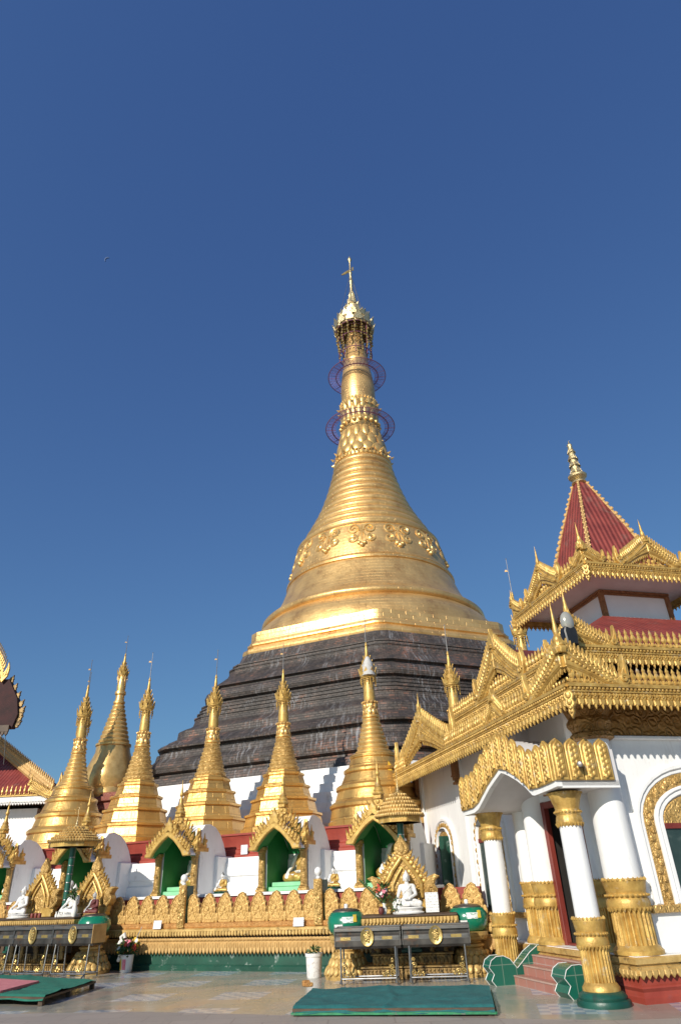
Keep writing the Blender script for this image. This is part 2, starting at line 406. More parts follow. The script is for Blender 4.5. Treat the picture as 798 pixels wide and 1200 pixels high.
def slab_mat():
    m, nt, p = new_mat('dull_stone_slabs')
    t = nt.nodes.new('ShaderNodeTexCoord')
    br = N(nt, 'ShaderNodeTexBrick', Scale=1.0)
    br.inputs['Brick Width'].default_value = 0.9
    br.inputs['Row Height'].default_value = 0.45
    br.inputs['Mortar Size'].default_value = 0.012
    br.inputs['Color1'].default_value = (0.31, 0.285, 0.25, 1)
    br.inputs['Color2'].default_value = (0.37, 0.335, 0.295, 1)
    br.inputs['Mortar'].default_value = (0.24, 0.215, 0.19, 1)
    nt.links.new(t.outputs['Object'], br.inputs['Vector'])
    f = noise(nt, t.outputs['Object'], 1.7, 8, 0.7)
    col = mixc(nt, mathn(nt, 'MULTIPLY', f, 0.5), br.outputs['Color'], (0.30, 0.22, 0.19))
    nt.links.new(col, p.inputs['Base Color'])
    p.inputs['Roughness'].default_value = 0.55
    nt.links.new(bump(nt, noise(nt, t.outputs['Object'], 9, 6), 0.3, 0.01), p.inputs['Normal'])
    return m
M['slab'] = slab_mat()

# ------------------------------------------------------------------ mesh helpers
class MB:
    def __init__(s): s.v = []; s.f = []
    def add(s, vs, fs, T=None):
        o = len(s.v)
        if T is not None: vs = [T @ Vector(p) for p in vs]
        s.v += [tuple(p) for p in vs]
        s.f += [tuple(i + o for i in f) for f in fs]
        return s
    def box(s, x0, x1, y0, y1, z0, z1, T=None):
        vs = [(x, y, z) for x in (x0, x1) for y in (y0, y1) for z in (z0, z1)]
        return s.add(vs, [(0, 1, 3, 2), (4, 6, 7, 5), (0, 4, 5, 1), (2, 3, 7, 6), (0, 2, 6, 4), (1, 5, 7, 3)], T)
    def cbox(s, x0, x1, y0, y1, z0, z1, c=0.01, T=None):
        """box with chamfered vertical and top edges"""
        def ring(i, z): return [(x0 + i + c, y0 + i, z), (x1 - i - c, y0 + i, z), (x1 - i, y0 + i + c, z), (x1 - i, y1 - i - c, z), (x1 - i - c, y1 - i, z), (x0 + i + c, y1 - i, z), (x0 + i, y1 - i - c, z), (x0 + i, y0 + i + c, z)]
        return s.rings([ring(c, z0), ring(0, z0 + c), ring(0, z1 - c), ring(c, z1)], True, T)
    def rings(s, rs, cap=True, T=None):
        n = len(rs[0]); vs = [p for r in rs for p in r]; fs = []
        for k in range(len(rs) - 1):
            for i in range(n):
                j = (i + 1) % n
                fs.append((k * n + i, k * n + j, (k + 1) * n + j, (k + 1) * n + i))
        if cap:
            fs.append(tuple(range(n - 1, -1, -1)))
            fs.append(tuple((len(rs) - 1) * n + i for i in range(n)))
        return s.add(vs, fs, T)
    def lathe(s, prof, n=24, T=None, rot=0.0, cap=True, lobes=0, lobe=0.0, sq=None):
        rs = []
        for r, z in prof:
            r = max(r, 1e-4)
            ring = []
            for i in range(n):
                t = rot + 2 * PI * i / n
                rr = r * (1 + lobe * abs(math.sin(lobes * t / 2)) - lobe) if lobes else r
                ring.append((rr * math.cos(t), rr * math.sin(t), z))
            rs.append(ring)
        return s.rings(rs, cap, T)
    def prism(s, poly, y0, y1, T=None, bev=0.0):
        """outline in XZ, extruded along Y; the y0 side may be bevelled"""
        n = len(poly)
        area = sum(poly[i][0] * poly[(i + 1) % n][1] - poly[(i + 1) % n][0] * poly[i][1] for i in range(n))
        if area < 0: poly = poly[::-1]
        def inset(d):
            out = []
            for i in range(n):
                a = Vector(poly[i - 1]); b = Vector(poly[i]); c = Vector(poly[(i + 1) % n])
                e1 = (b - a); e2 = (c - b)
                if e1.length < 1e-9 or e2.length < 1e-9: out.append(tuple(b)); continue
                n1 = Vector((-e1.y, e1.x)).normalized(); n2 = Vector((-e2.y, e2.x)).normalized()
                m = n1 + n2
                m = n1 if m.length < 0.2 else m.normalized()
                k = min(1.0 / max(m.dot(n1), 0.4), 2.0)
                out.append((b.x + m.x * d * k, b.y + m.y * d * k))
            return out
        rs = []
        if bev:
            q = inset(bev)
            rs.append([(x, y0, z) for x, z in q])
            sgn = 1 if y1 > y0 else -1
            rs.append([(x, y0 + sgn * bev, z) for x, z in poly])
        else: rs.append([(x, y0, z) for x, z in poly])
        rs.append([(x, y1, z) for x, z in poly])
        return s.rings(rs, True, T)
    def sphere(s, c, r, nu=10, nv=6, T=None):
        rx, ry, rz = r if isinstance(r, tuple) else (r, r, r)
        vs = [(c[0], c[1], c[2] - rz)]; fs = []
        for k in range(1, nv):
            ph = -PI / 2 + PI * k / nv
            for i in range(nu):
                t = 2 * PI * i / nu
                vs.append((c[0] + rx * math.cos(ph) * math.cos(t), c[1] + ry * math.cos(ph) * math.sin(t), c[2] + rz * math.sin(ph)))
        vs.append((c[0], c[1], c[2] + rz))
        for i in range(nu):
            fs.append((0, 1 + (i + 1) % nu, 1 + i))
            b = 1 + (nv - 2) * nu
            fs.append((b + i, b + (i + 1) % nu, len(vs) - 1))
        for k in range(nv - 2):
            for i in range(nu):
                j = (i + 1) % nu
                fs.append((1 + k * nu + i, 1 + k * nu + j, 1 + (k + 1) * nu + j, 1 + (k + 1) * nu + i))
        return s.add(vs, fs, T)
    def tube(s, pts, r, n=8, T=None, closed=False):
        pts = [Vector(p) for p in pts]
        rs = []
        rad = r if isinstance(r, (list, tuple)) else [r] * len(pts)
        up = None
        for i, p in enumerate(pts):
            if closed: d = pts[(i + 1) % len(pts)] - pts[i - 1]
            else: d = pts[min(i + 1, len(pts) - 1)] - pts[max(i - 1, 0)]
            d.normalize()
            if up is None:
                up = Vector((0, 0, 1)) if abs(d.z) < 0.9 else Vector((0, 1, 0))
            x = d.cross(up)
            if x.length < 1e-4: x = d.orthogonal()
            x.normalize(); y = x.cross(d).normalized()
            up = y
            rs.append([tuple(p + x * rad[i] * math.cos(2 * PI * k / n) + y * rad[i] * math.sin(2 * PI * k / n)) for k in range(n)])
        if closed: rs.append(rs[0])
        return s.rings(rs, not closed, T)
    def capsule(s, p, q, r1, r2, n=12):
        p = Vector(p); q = Vector(q); d = (q - p)
        L = d.length; d = d / L
        prof = [(-r1 * math.cos(t), r1 * math.sin(t)) for t in (0.01, .4, .8, 1.2)] + [(0, r1)]
        pts = [(z, r) for z, r in prof] + [(L, r2)] + [(L + r2 * math.sin(t), r2 * math.cos(t)) for t in (.4, .8, 1.2, 1.56)]
        Q = d.to_track_quat('Z', 'Y').to_matrix().to_4x4(); Q.translation = p
        return s.lathe([(r, z) for z, r in pts], n, Q)
    def mesh(s, name, mat, smooth=38):
        me = bpy.data.meshes.new(name)
        me.from_pydata(s.v, [], s.f)
        me.validate()
        bm = bmesh.new(); bm.from_mesh(me)
        bmesh.ops.recalc_face_normals(bm, faces=bm.faces)
        bm.to_mesh(me); bm.free()
        if mat is not None: me.materials.append(M[mat] if isinstance(mat, str) else mat)
        if smooth:
            me.shade_smooth()
            me.set_sharp_from_angle(angle=R(smooth))
        return me
    def build(s, name, mat, parent=None, loc=None, rot=None, smooth=38):
        o = bpy.data.objects.new(name, s.mesh(name, mat, smooth))
        COL.objects.link(o)
        if parent is not None: o.parent = parent
        if loc is not None: o.location = loc
        if rot is not None: o.rotation_euler = rot
        return o

def tag(o, label, cat, group=None):
    o['label'] = label; o['category'] = cat
    if group: o['group'] = group
    return o
def thing(name, label, cat, loc=(0, 0, 0), rotz=0.0, group=None):
    o = bpy.data.objects.new(name, None)
    COL.objects.link(o)
    o.empty_display_size = 0.2
    o.location = loc; o.rotation_euler = (0, 0, rotz)
    return tag(o, label, cat, group)
def dup(o, parent=None, loc=None, rotz=None, label=None, scale=None, group=None):
    """a copy of a thing with copies of its parts and sub-parts"""
    c = o.copy(); COL.objects.link(c)
    if parent is not None: c.parent = parent
    if loc is not None: c.location = loc
    if rotz is not None: c.rotation_euler = (0, 0, rotz)
    if scale is not None: c.scale = (scale,) * 3 if not isinstance(scale, tuple) else scale
    if label: c['label'] = label
    if group: c['group'] = group
    for ch in list(o.children): dup(ch, c)
    return c
def structure(name, mb, mat, **kw):
    o = mb.build(name, mat, **kw); o['kind'] = 'structure'
    return o
def TR(x=0, y=0, z=0, rz=0, rx=0, ry=0, s=1.0):
    return Matrix.Translation((x, y, z)) @ Matrix.Rotation(rz, 4, 'Z') @ Matrix.Rotation(ry, 4, 'Y') @ Matrix.Rotation(rx, 4, 'X') @ Matrix.Scale(s, 4)
def frame(o, xdir, out):
    """matrix whose X runs along xdir, Y against the outward direction, Z up"""
    x = Vector(xdir).normalized(); y = -Vector(out).normalized(); z = x.cross(y)
    if z.z < 0: z = -z
    return Matrix(((x.x, y.x, z.x, o[0]), (x.y, y.y, z.y, o[1]), (x.z, y.z, z.z, o[2]), (0, 0, 0, 1)))

# frame of the shrine row: s along the railing (to the right), t back from it
ROW_O = Vector((-2.64, 18.04, 0)); ROW_ROT = math.atan2(-0.4067, 0.9135)
ROW_U = Vector((0.9135, -0.4067, 0)); ROW_N = Vector((0.4067, 0.9135, 0))
def LP(s, t, z=0.0): return ROW_O + ROW_U * s + ROW_N * t + Vector((0, 0, z))
# frame of the pavilion: x along its right front, y back along its left front
PAV_O = Vector((3.97, 11.4, 0)); PAV_ROT = R(14.5)

# ------------------------------------------------------------------ ground
g = MB().add([(-2000, -2000, 0), (2000, -2000, 0), (2000, 3000, 0), (-2000, 3000, 0)], [(0, 1, 2, 3)])
structure('courtyard_floor', g, 'floor', smooth=0)
g = MB().add([(-60, -30, 0.004), (60, -30, 0.004), (60, 8.2, 0.004), (3.2, 10.35, 0.004), (-1.0, 11.75, 0.004), (-3.5, 12.7, 0.004), (-60, 21, 0.004)], [(0, 1, 2, 3, 4, 5, 6)])
structure('stone_paving', g, 'slab', smooth=0)

# ------------------------------------------------------------------ the great pagoda
PX, PY = 1.63, 37.0
UNIT = [(0, -1), (.8, -.65), (.9, 0), (.8, .65), (0, 1), (-.8, .65), (-.9, 0), (-.8, -.65)]
def poly_ring(Rr, z, c=0.035):
    out = []
    n = len(UNIT)
    for i in range(n):
        p = Vector(UNIT[i]); a = Vector(UNIT[i - 1]); b = Vector(UNIT[(i + 1) % n])
        for q in (a, b):
            d = (q - p).normalized() * c
            out.append(((p.x + d.x) * Rr, (p.y + d.y) * Rr, z))
    return out
def stairs(prof, h=.15):
    """turn sloping runs of a moulding into small brick courses"""
    out = [prof[0]]
    for (r0, za), (r1, zb) in zip(prof, prof[1:]):
        n = int((zb - za) / h)
        if n >= 2 and abs(r1 - r0) > .08:
            for k in range(n):
                f0, f1 = k / n, (k + 1) / n
                ra, rb = r0 + (r1 - r0) * f0, r0 + (r1 - r0) * f1
                out += [(ra - .01, za + (zb - za) * (f0 + .55 / n)), (ra + .03, za + (zb - za) * (f0 + .62 / n)), (ra + .03, za + (zb - za) * (f1 - .04 / n)), (rb, za + (zb - za) * f1)]
        else: out.append((r1, zb))
    return out
def loft(prof, c=0.035):
    return MB().rings([poly_ring(r, z, c) for r, z in prof])
pag = thing('great_pagoda', 'great gilded bell-shaped pagoda with blackened brick terraces and crowned spire, tallest of all', 'pagoda', (PX, PY, 0))
loft(stairs([(12.95, 2.0), (12.95, 5.4), (12.8, 5.70), (12.42, 5.78), (12.42, 5.88), (12.62, 5.95), (12.66, 6.15), (12.58, 6.35), (12.40, 6.52), (12.34, 6.76), (12.08, 6.80), (12.08, 6.90), (12.32, 6.95), (12.34, 7.02), (12.2, 7.14), (12.02, 7.18), (11.86, 7.34), (11.55, 7.46), (11.5, 7.50), (11.46, 7.80), (11.4, 7.86), (11.05, 7.99), (10.8, 8.16), (10.74, 8.32), (10.5, 8.72), (10.36, 9.06), (10.08, 9.1), (10.08, 9.2), (10.27, 9.26), (10.32, 9.42), (10.22, 9.66), (10.05, 9.78), (9.82, 9.82), (9.82, 9.92), (9.98, 9.97), (9.92, 10.06), (9.5, 10.36), (9.2, 10.6), (9.12, 10.76), (8.75, 11.2), (8.58, 11.46), (8.45, 11.76)])).build('brick_terrace', 'blackbrick', pag, smooth=25)
loft([(8.3, 11.70), (8.42, 11.74), (8.46, 11.86), (8.42, 12.0), (8.28, 12.06), (8.16, 12.10), (8.12, 12.2), (8.2, 12.26), (8.2, 12.34), (8.1, 12.40), (8.06, 12.5), (8.0, 12.54), (7.98, 13.0), (7.86, 13.06), (7.6, 13.1)]).build('gold_plinth', 'dome_gold', pag, smooth=25)
bell = [(7.18, 13.0), (7.10, 13.5), (6.88, 13.92), (6.62, 14.22), (6.42, 14.40), (6.38, 14.45), (6.48, 14.51), (6.55, 14.63), (6.52, 14.77), (6.40, 14.87), (6.24, 14.91), (6.12, 14.98), (5.88, 15.28), (5.62, 15.66), (5.40, 16.1), (5.2, 16.65), (5.06, 17.08), (5.04, 17.12), (5.11, 17.16), (5.11, 17.28), (5.02, 17.33), (5.05, 17.39), (4.99, 17.47), (4.90, 17.52), (4.78, 18.2), (4.63, 18.85), (4.47, 19.45), (4.41, 19.6), (4.48, 19.66), (4.48, 19.80), (4.32, 19.88)]
MB().lathe(bell, 96, cap=False).build('bell', 'dome_gold', pag, smooth=50)
rings = []
nr = 12
z0, z1 = 19.88, 26.3
CONE = [(19.7, 4.24), (20.6, 3.82), (21.3, 3.44), (22.0, 3.08), (22.8, 2.74), (23.8, 2.40), (24.8, 2.12), (25.7, 1.90), (26.4, 1.80)]
def cone_r(z):
    for (za, ra), (zb, rb) in zip(CONE, CONE[1:]):
        if z <= zb: return ra + (rb - ra) * (z - za) / (zb - za)
    return CONE[-1][1]
for k in range(nr):
    for j in range(6):
        tt = (k + j / 6) / nr
        z = z0 + (z1 - z0) * tt
        b = [0.0, 0.09, 0.15, 0.16, 0.11, 0.02][j]
        rings.append((cone_r(z) + b, z))
rings.append((1.84, 26.3))
MB().lathe(rings, 96, cap=False).build('ringed_cone', 'dome_gold', pag, smooth=60)
# scroll medallions round the shoulder
def shoulder_r(z): return 4.83 + (4.41 - 4.83) * (z - 17.9) / (19.6 - 17.9)
def on_shoulder(ang, u, v, off):
    u *= 1.06; v *= 1.12
    z = 18.83 + v; r = shoulder_r(z) + off
    t = ang + u / r
    return (r * math.cos(t), r * math.sin(t), z)
def spiral(cx, cz, r, turns, start, sgn):
    pts = []
    n = int(14 * turns)
    for i in range(n + 1):
        k = i / n
        rr = r * (1 - 0.82 * k)
        t = start + sgn * 2 * PI * turns * k
        pts.append((cx + rr * math.cos(t), cz + rr * math.sin(t)))
    return pts
for k in range(14):
    ang = -PI / 2 - R(6) + 2 * PI * k / 14
    mb = MB()
    for sx in (-1, 1):
        for cx, cz, rr, st in ((0.42, 0.28, 0.34, PI * 1.1), (0.50, -0.30, 0.26, PI * 0.6)):
            pts = [(sx * x, z) for x, z in spiral(cx, cz, rr, 1.6, st, -1 if cz > 0 else 1)]
            mb.tube([on_shoulder(ang, x, z, 0.02) for x, z in pts], 0.085, 6)
        mb.tube([on_shoulder(ang, sx * x, z, 0.0) for x, z in ((0.07, 0.42), (0.08, 0.1), (0.2, -0.15), (0.25, -0.42), (0.06, -0.6))], 0.07, 6)
        mb.sphere(on_shoulder(ang, sx * 0.15, -0.62, 0.03), 0.13, 8, 6)
    mb.sphere(on_shoulder(ang, 0, -0.74, 0.03), 0.15, 8, 6)
    mb.tube([on_shoulder(ang, 0, z, 0.03) for z in (0.5, 0.2, -0.1, -0.4)], [0.03, 0.08, 0.08, 0.03], 6)
    mb.build('scroll_medallion', 'gold', pag)
# lotus bands
def petals(mb, n, r, z, w, h, d, tilt=0.0, ph=0.0, tip=0.0):
    for i in range(n):
        t = 2 * PI * (i + ph) / n
        T = TR(rz=t) @ Matrix.Translation((r, 0, z)) @ Matrix.Rotation(tilt, 4, 'Y')
        mb.sphere((0, 0, 0), (d, w, h), 8, 6, T)
        if tip: mb.lathe([(tip, 0), (tip * .6, tip), (0, tip * 2.6)], 6, T @ TR(z=-h * .8, ry=PI * .72))
mb = MB().lathe([(2.06, 26.25), (2.16, 26.3), (2.16, 26.5), (2.05, 26.55), (2.02, 26.9), (1.85, 27.6), (1.66, 28.4), (1.52, 29.1), (1.46, 29.3), (1.5, 29.42), (1.5, 29.7), (1.44, 29.8), (1.42, 30.2), (1.44, 30.8), (1.52, 31.4), (1.5, 31.6), (1.34, 31.7)], 48, cap=False)
for i in range(44):
    t = 2 * PI * i / 44
    mb.sphere((2.12 * math.cos(t), 2.12 * math.sin(t), 26.42), (0.12, 0.12, 0.14), 7, 5)
petals(mb, 14, 1.98, 27.0, 0.44, 0.50, 0.14, -0.28, 0, 0.12)
petals(mb, 14, 1.80, 27.75, 0.38, 0.62, 0.13, -0.25, 0.5)
petals(mb, 14, 1.62, 28.55, 0.30, 0.62, 0.12, -0.2, 0, 0.08)
for i in range(28):
    t = 2 * PI * i / 28
    mb.tube([(1.86 * math.cos(t), 1.86 * math.sin(t), 27.3), (1.66 * math.cos(t), 1.66 * math.sin(t), 28.2), (1.52 * math.cos(t), 1.52 * math.sin(t), 29.2)], [.03, .07, .05], 6)
for i in range(20):
    t = 2 * PI * i / 20
    mb.sphere((1.52 * math.cos(t), 1.52 * math.sin(t), 29.56), 0.18, 8, 6)
petals(mb, 16, 1.43, 30.35, 0.26, 0.62, 0.10, 0.06)
petals(mb, 16, 1.47, 31.0, 0.27, 0.52, 0.12, 0.12, 0.5, 0)
for i in range(36):
    t = 2 * PI * i / 36
    mb.sphere((1.5 * math.cos(t), 1.5 * math.sin(t), 31.55), (0.10, 0.10, 0.14), 6, 5)
for zz, rr, n in ((26.7, 2.24, 18), (31.0, 1.62, 18)):
    for i in range(n):
        t = 2 * PI * (i + .5) / n
        mb.lathe([(0.11, 0), (0.07, 0.14), (0, 0.3)], 5, TR(rz=t) @ TR(x=rr, z=zz, ry=1.1))
mb.build('lotus_band', 'gold', pag).scale = (.88, .88, 1)
MB().lathe([(1.28, 31.6), (1.34, 32.2), (1.36, 32.8), (1.32, 33.5), (1.24, 34.2), (1.12, 35.0), (1.0, 35.6), (1.02, 35.66), (0.98, 35.8), (0.86, 36.8), (0.72, 37.8), (0.62, 38.6), (0.5, 39.2)], 48, cap=False).build('banana_bud', 'dome_gold', pag, smooth=60).scale = (.91, .91, 1)
mb = MB()
for zz in (36.6, 37.3, 38.0, 38.5):
    for i in range(18):
        t = 2 * PI * i / 18
        rr = 0.98 + (0.62 - 0.98) * (zz - 35.8) / 2.8
        mb.sphere((rr * math.cos(t), rr * math.sin(t), zz), 0.07, 6, 4)
mb.build('stud', 'dark_wood', pag).scale = (.91, .91, 1)
# jewelled crown (hti)
crown = MB().lathe([(1.42, 38.9), (1.5, 38.95), (1.5, 39.15), (1.40, 39.5), (1.30, 39.75), (1.34, 39.8), (1.30, 39.95), (1.1, 40.2), (1.12, 40.3), (0.92, 40.6), (0.75, 40.85), (0.78, 40.95), (0.6, 41.3), (0.46, 41.7), (0.48, 41.8), (0.36, 42.3), (0.27, 42.9), (0.29, 43.0), (0.18, 43.4)], 32, cap=False, lobes=16, lobe=0.10)
def flame_poly(w, h):
    return [(-w * .5, 0), (-w * .62, h * .22), (-w * .40, h * .38), (-w * .44, h * .55), (-w * .20, h * .66), (0, h), (w * .20, h * .66), (w * .44, h * .55), (w * .40, h * .38), (w * .62, h * .22), (w * .5, 0)]
for rr, zz, n, w, h in ((1.48, 39.0, 14, 0.5, 0.85), (1.28, 39.8, 12, 0.4, 0.65), (1.05, 40.3, 10, .34, .55), (0.72, 40.95, 9, .26, .45), (0.46, 41.8, 7, .2, .4)):
    for i in range(n):
        t = 2 * PI * (i + .5 * (n % 2)) / n
        crown.prism(flame_poly(w, h), -0.04, 0.04, TR(rz=t) @ TR(x=rr, z=zz, rz=PI / 2, rx=0) @ Matrix.Rotation(0.22, 4, 'X'))
hti = crown.build('crown', 'silver_gold', pag)
mb = MB()
for j in range(16):
    t = 2 * PI * j / 16
    L = 1.5 + 1.6 * math.sin(j * 2.3) ** 2
    for q in range(11):
        zz = 38.85 - L * q / 10
        rr = 1.40 - 0.15 * q / 10 + 0.05 * math.sin(q * 3 + j)
        mb.sphere((rr * math.cos(t + .04 * math.sin(q)), rr * math.sin(t + .04 * math.sin(q)), zz), (0.07, 0.07, 0.10) if q % 3 else (0.09, 0.09, .13), 6, 4)
    rr = 1.40
    mb.tube([(rr * math.cos(t), rr * math.sin(t), 38.95), ((rr - .15) * math.cos(t), (rr - .15) * math.sin(t), 38.85 - L)], 0.018, 4)
for j in range(20):
    t = 2 * PI * (j + .5) / 20
    for q in range(4):
        mb.sphere((1.05 * math.cos(t), 1.05 * math.sin(t), 38.85 - .28 * q), 0.075, 6, 4)
mb.build('hanging_bell', 'bronze', hti)
mb = MB()
for r, z in ((1.38, 38.9), (1.05, 38.9), (1.3, 37.8), (1.25, 36.4)):
    mb.tube([(r * math.cos(2 * PI * i / 28), r * math.sin(2 * PI * i / 28), z) for i in range(28)], 0.035, 5, closed=True)
for i in range(8):
    t = 2 * PI * i / 8
    mb.tube([(1.2 * math.cos(t), 1.2 * math.sin(t), 35.9), (1.3 * math.cos(t), 1.3 * math.sin(t), 39.0)], 0.03, 5)
mb.build('crown_frame', 'purple', hti)
MB().lathe([(0.18, 43.2), (0.2, 43.3), (0.14, 43.5), (0.12, 44.6), (0.17, 44.7), (0.12, 44.85), (0.10, 45.6), (0.15, 45.7), (0.09, 45.9), (0.06, 46.9), (0.07, 47.1), (0.16, 47.25), (0.17, 47.4), (0.08, 47.6), (0.0, 47.85)], 14).build('spire_rod', 'silver_gold', hti)
vane = [(0.05, 45.95), (0.0, 46.15), (-0.25, 46.02), (-0.5, 45.82), (-0.78, 45.55), (-0.64, 45.52), (-0.4, 45.62), (-0.2, 45.78)]
mb = MB().prism(vane, -0.03, 0.03).prism([(0.14, 46.02), (0.25, 46.06), (0.28, 46.42), (0.2, 46.44), (0.14, 46.28)], -0.03, 0.03).tube([(0, 0, 46.0), (0.3, 0, 46.1)], 0.03, 5)
mb.build('vane', 'bronze', hti)
mb = MB()
for i in range(4):
    t = 2 * PI * i / 4 + .5
    mb.tube([(0.1 * math.cos(t), 0.1 * math.sin(t), 45.3), (1.2 * math.cos(t), 1.2 * math.sin(t), 40.3)], 0.014, 4)
mb.build('guy_wire', 'wire', hti)
# ring walkways of violet netting
for zc, ri, ro in ((29.6, 1.72, 2.42), (34.35, 1.30, 2.12)):
    w = MB()
    for r, th in ((ro, 0.028), (ri + .25, 0.04)):
        w.tube([(r * math.cos(2 * PI * i / 48), r * math.sin(2 * PI * i / 48), zc) for i in range(48)], th, 5, closed=True)
    for i in range(40):
        t = 2 * PI * i / 40
        w.tube([(ri * math.cos(t), ri * math.sin(t), zc - 0.03), (ro * math.cos(t), ro * math.sin(t), zc)], 0.010 if i % 4 else .02, 4)
    wk = w.build('ring_walkway', 'purple', pag)
    net = MB()
    for i in range(96):
        t = 2 * PI * i / 96
        net.tube([(ri * math.cos(t), ri * math.sin(t), zc + .02), (ro * math.cos(t), ro * math.sin(t), zc + .02)], 0.013, 3)
    for k in range(8):
        r = ri + (ro - ri) * (k + .5) / 8
        net.tube([(r * math.cos(2 * PI * i / 48), r * math.sin(2 * PI * i / 48), zc + .02) for i in range(48)], 0.011, 3, closed=True)
    net.build('netting', 'purple_mesh', wk)

# white stepped terrace under the pagoda
def steps(lv):
    prof = []
    for i, (r, zt, zb) in enumerate(lv): prof += [(r, zt), (r + .02, zb)]
    return prof[::-1]
wt = thing('white_terrace', 'whitewashed stepped terrace wall below the blackened brick of the great pagoda', 'terrace', (PX, PY, 0))
lv = [(13.44, 5.30, 5.04), (13.72, 5.04, 4.73), (13.95, 4.73, 4.42), (14.25, 4.42, 4.08), (14.45, 4.08, 3.76), (14.72, 3.76, 3.42), (14.95, 3.42, 0.0)]
prof = steps(lv) + [(12.9, 5.31)]
loft(prof, 0.012).build('stepped_wall', 'white', wt, smooth=20)

# old brick wall behind the leftmost stupas
mb = MB().cbox(-2.2, 2.6, -.6, .6, 0, 5.35, .05)
for k in range(5): mb.cbox(-2.3 - .05 * k, 2.7, -.72 - .04 * k, .6, 5.0 - k * .34, 5.2 - k * .34, .03)
tag(mb.build('brick_wall', 'brick', None, (-10.3, 29.6, 0), (0, 0, R(-20))), 'old red brick wall showing between two golden stupas at left', 'wall')

# ------------------------------------------------------------------ shrine terrace (extruded along the row)
ROW = thing('shrine_terrace', 'long terrace with green base, gilded ledge and red plinth under the row of golden stupas', 'terrace', tuple(LP(0, 0)), ROW_ROT)
def along(profile, s0, s1, name, mat, parent=ROW):
    mb = MB()
    n = len(profile)
    return mb.rings([[(s0, t, z) for t, z in profile], [(s1, t, z) for t, z in profile]]).build(name, mat, parent, smooth=30)
S0, S1 = -13.5, 5.9
along([(0.18, 0), (0.18, 0.34), (0.26, 0.34), (3.0, 0.34), (3.0, 0)], S0, S1, 'green_base', 'green')
along([(0.10, 0.0), (0.09, 0.09), (0.12, 0.12), (0.18, .12), (0.3, 0)], S0, S1, 'base_kerb', 'green')
mb = MB()
mb.rings([[(x, t, z) for t, z in ((0.10, 0.40), (0.06, 0.47), (0.06, 0.58), (0.02, 0.62), (0.02, 0.66), (0.4, 0.66), (0.4, 0.40))] for x in (S0, S1)])
w = 0.10
for k in range(int((S1 - S0) / w)):
    x = S0 + (k + .5) * w
    mb.prism([(x - w * .46, .42), (x - w * .36, .375), (x, .325), (x + w * .36, .375), (x + w * .46, .42), (x + w * .46, .56), (x - w * .46, .56)], 0.045, 0.10, bev=0.012)
    mb.sphere((x, .05, .605), (.03, .025, .02), 6, 4)
    mb.sphere((x, .045, .50), (.018, .018, .05), 5, 4)
mb.build('wave_trim', 'pale_gold', ROW)
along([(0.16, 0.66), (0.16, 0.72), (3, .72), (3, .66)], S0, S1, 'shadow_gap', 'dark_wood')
mb = MB()
mb.rings([[(x, t, z) for t, z in ((-0.08, 0.80), (-0.08, 0.84), (-0.05, .86), (0.9, 0.86), (0.9, 0.71), (-0.04, 0.71), (-0.04, .80))] for x in (S0, S1)])
w = 0.085
for k in range(int((S1 - S0) / w)):
    x = S0 + (k + .5) * w
    mb.prism([(x - w * .42, .80), (x - w * .42, .73), (x, .69), (x + w * .42, .73), (x + w * .42, .80)], -0.085, -0.03, bev=0.01)
mb.build('ledge_frieze', 'gold_dull', ROW)
along([(0.02, 0.86), (0.0, 0.88), (0.0, 0.945), (0.03, .965), (0.5, .965), (0.5, .86)], S0, S1, 'scroll_strip', 'orange')
along([(0.75, 0.9), (0.75, 1.50), (0.9, 1.50), (0.9, .9)], S0, 5.5, 'red_wall', 'red')
along([(0.70, 1.50), (0.70, 1.56), (2.05, 1.56), (2.05, 1.50)], S0, 4.3, 'white_shelf', 'white')
along([(1.98, 1.56), (1.98, 1.80), (2.06, 1.84), (2.06, 1.94), (1.99, 1.98), (2.0, 2.28), (2.05, 2.34), (2.05, 2.42), (2.6, 2.42), (2.6, 1.5)], S0, 3.6, 'white_wall', 'white')
along([(2.34, 2.42), (2.34, 2.50), (2.40, 2.54), (2.40, 2.62), (2.48, 2.66), (2.48, 2.72), (2.40, 2.98), (2.36, 3.0), (2.36, 3.05), (6.2, 3.05), (6.2, 2.42)], S0, 3.15, 'red_plinth', 'red')
# small labels screwed to the terrace
for lab, s, z, t, wd, hh in (('small white notice on the gilded ledge, left of the left white-balled post', -2.47, 0.90, -0.095, .24, .18), ('small white notice on the gilded ledge right before the green bowl', 1.48, 0.90, -0.095, .27, .17)):
    tag(MB().cbox(-wd / 2, wd / 2, -.008, .008, 0, hh, .003).build('notice_plate', 'sign', None, LP(s, t, .86), (R(-8), 0, ROW_ROT)), lab, 'sign')
for lab, s, z, wd, hh in (('small white card on the red plinth left of the clear open shrine', -2.1 + .55, 2.50, .22, .24), ('white notice card on the red plinth beside the tiled canopy', 2.05, 2.64, .26, .30)):
    tag(MB().cbox(-wd / 2, wd / 2, -.008, .008, 0, hh, .003).build('notice_plate', 'sign', None, LP(s, 2.31, z), (0, 0, ROW_ROT)), lab, 'sign')

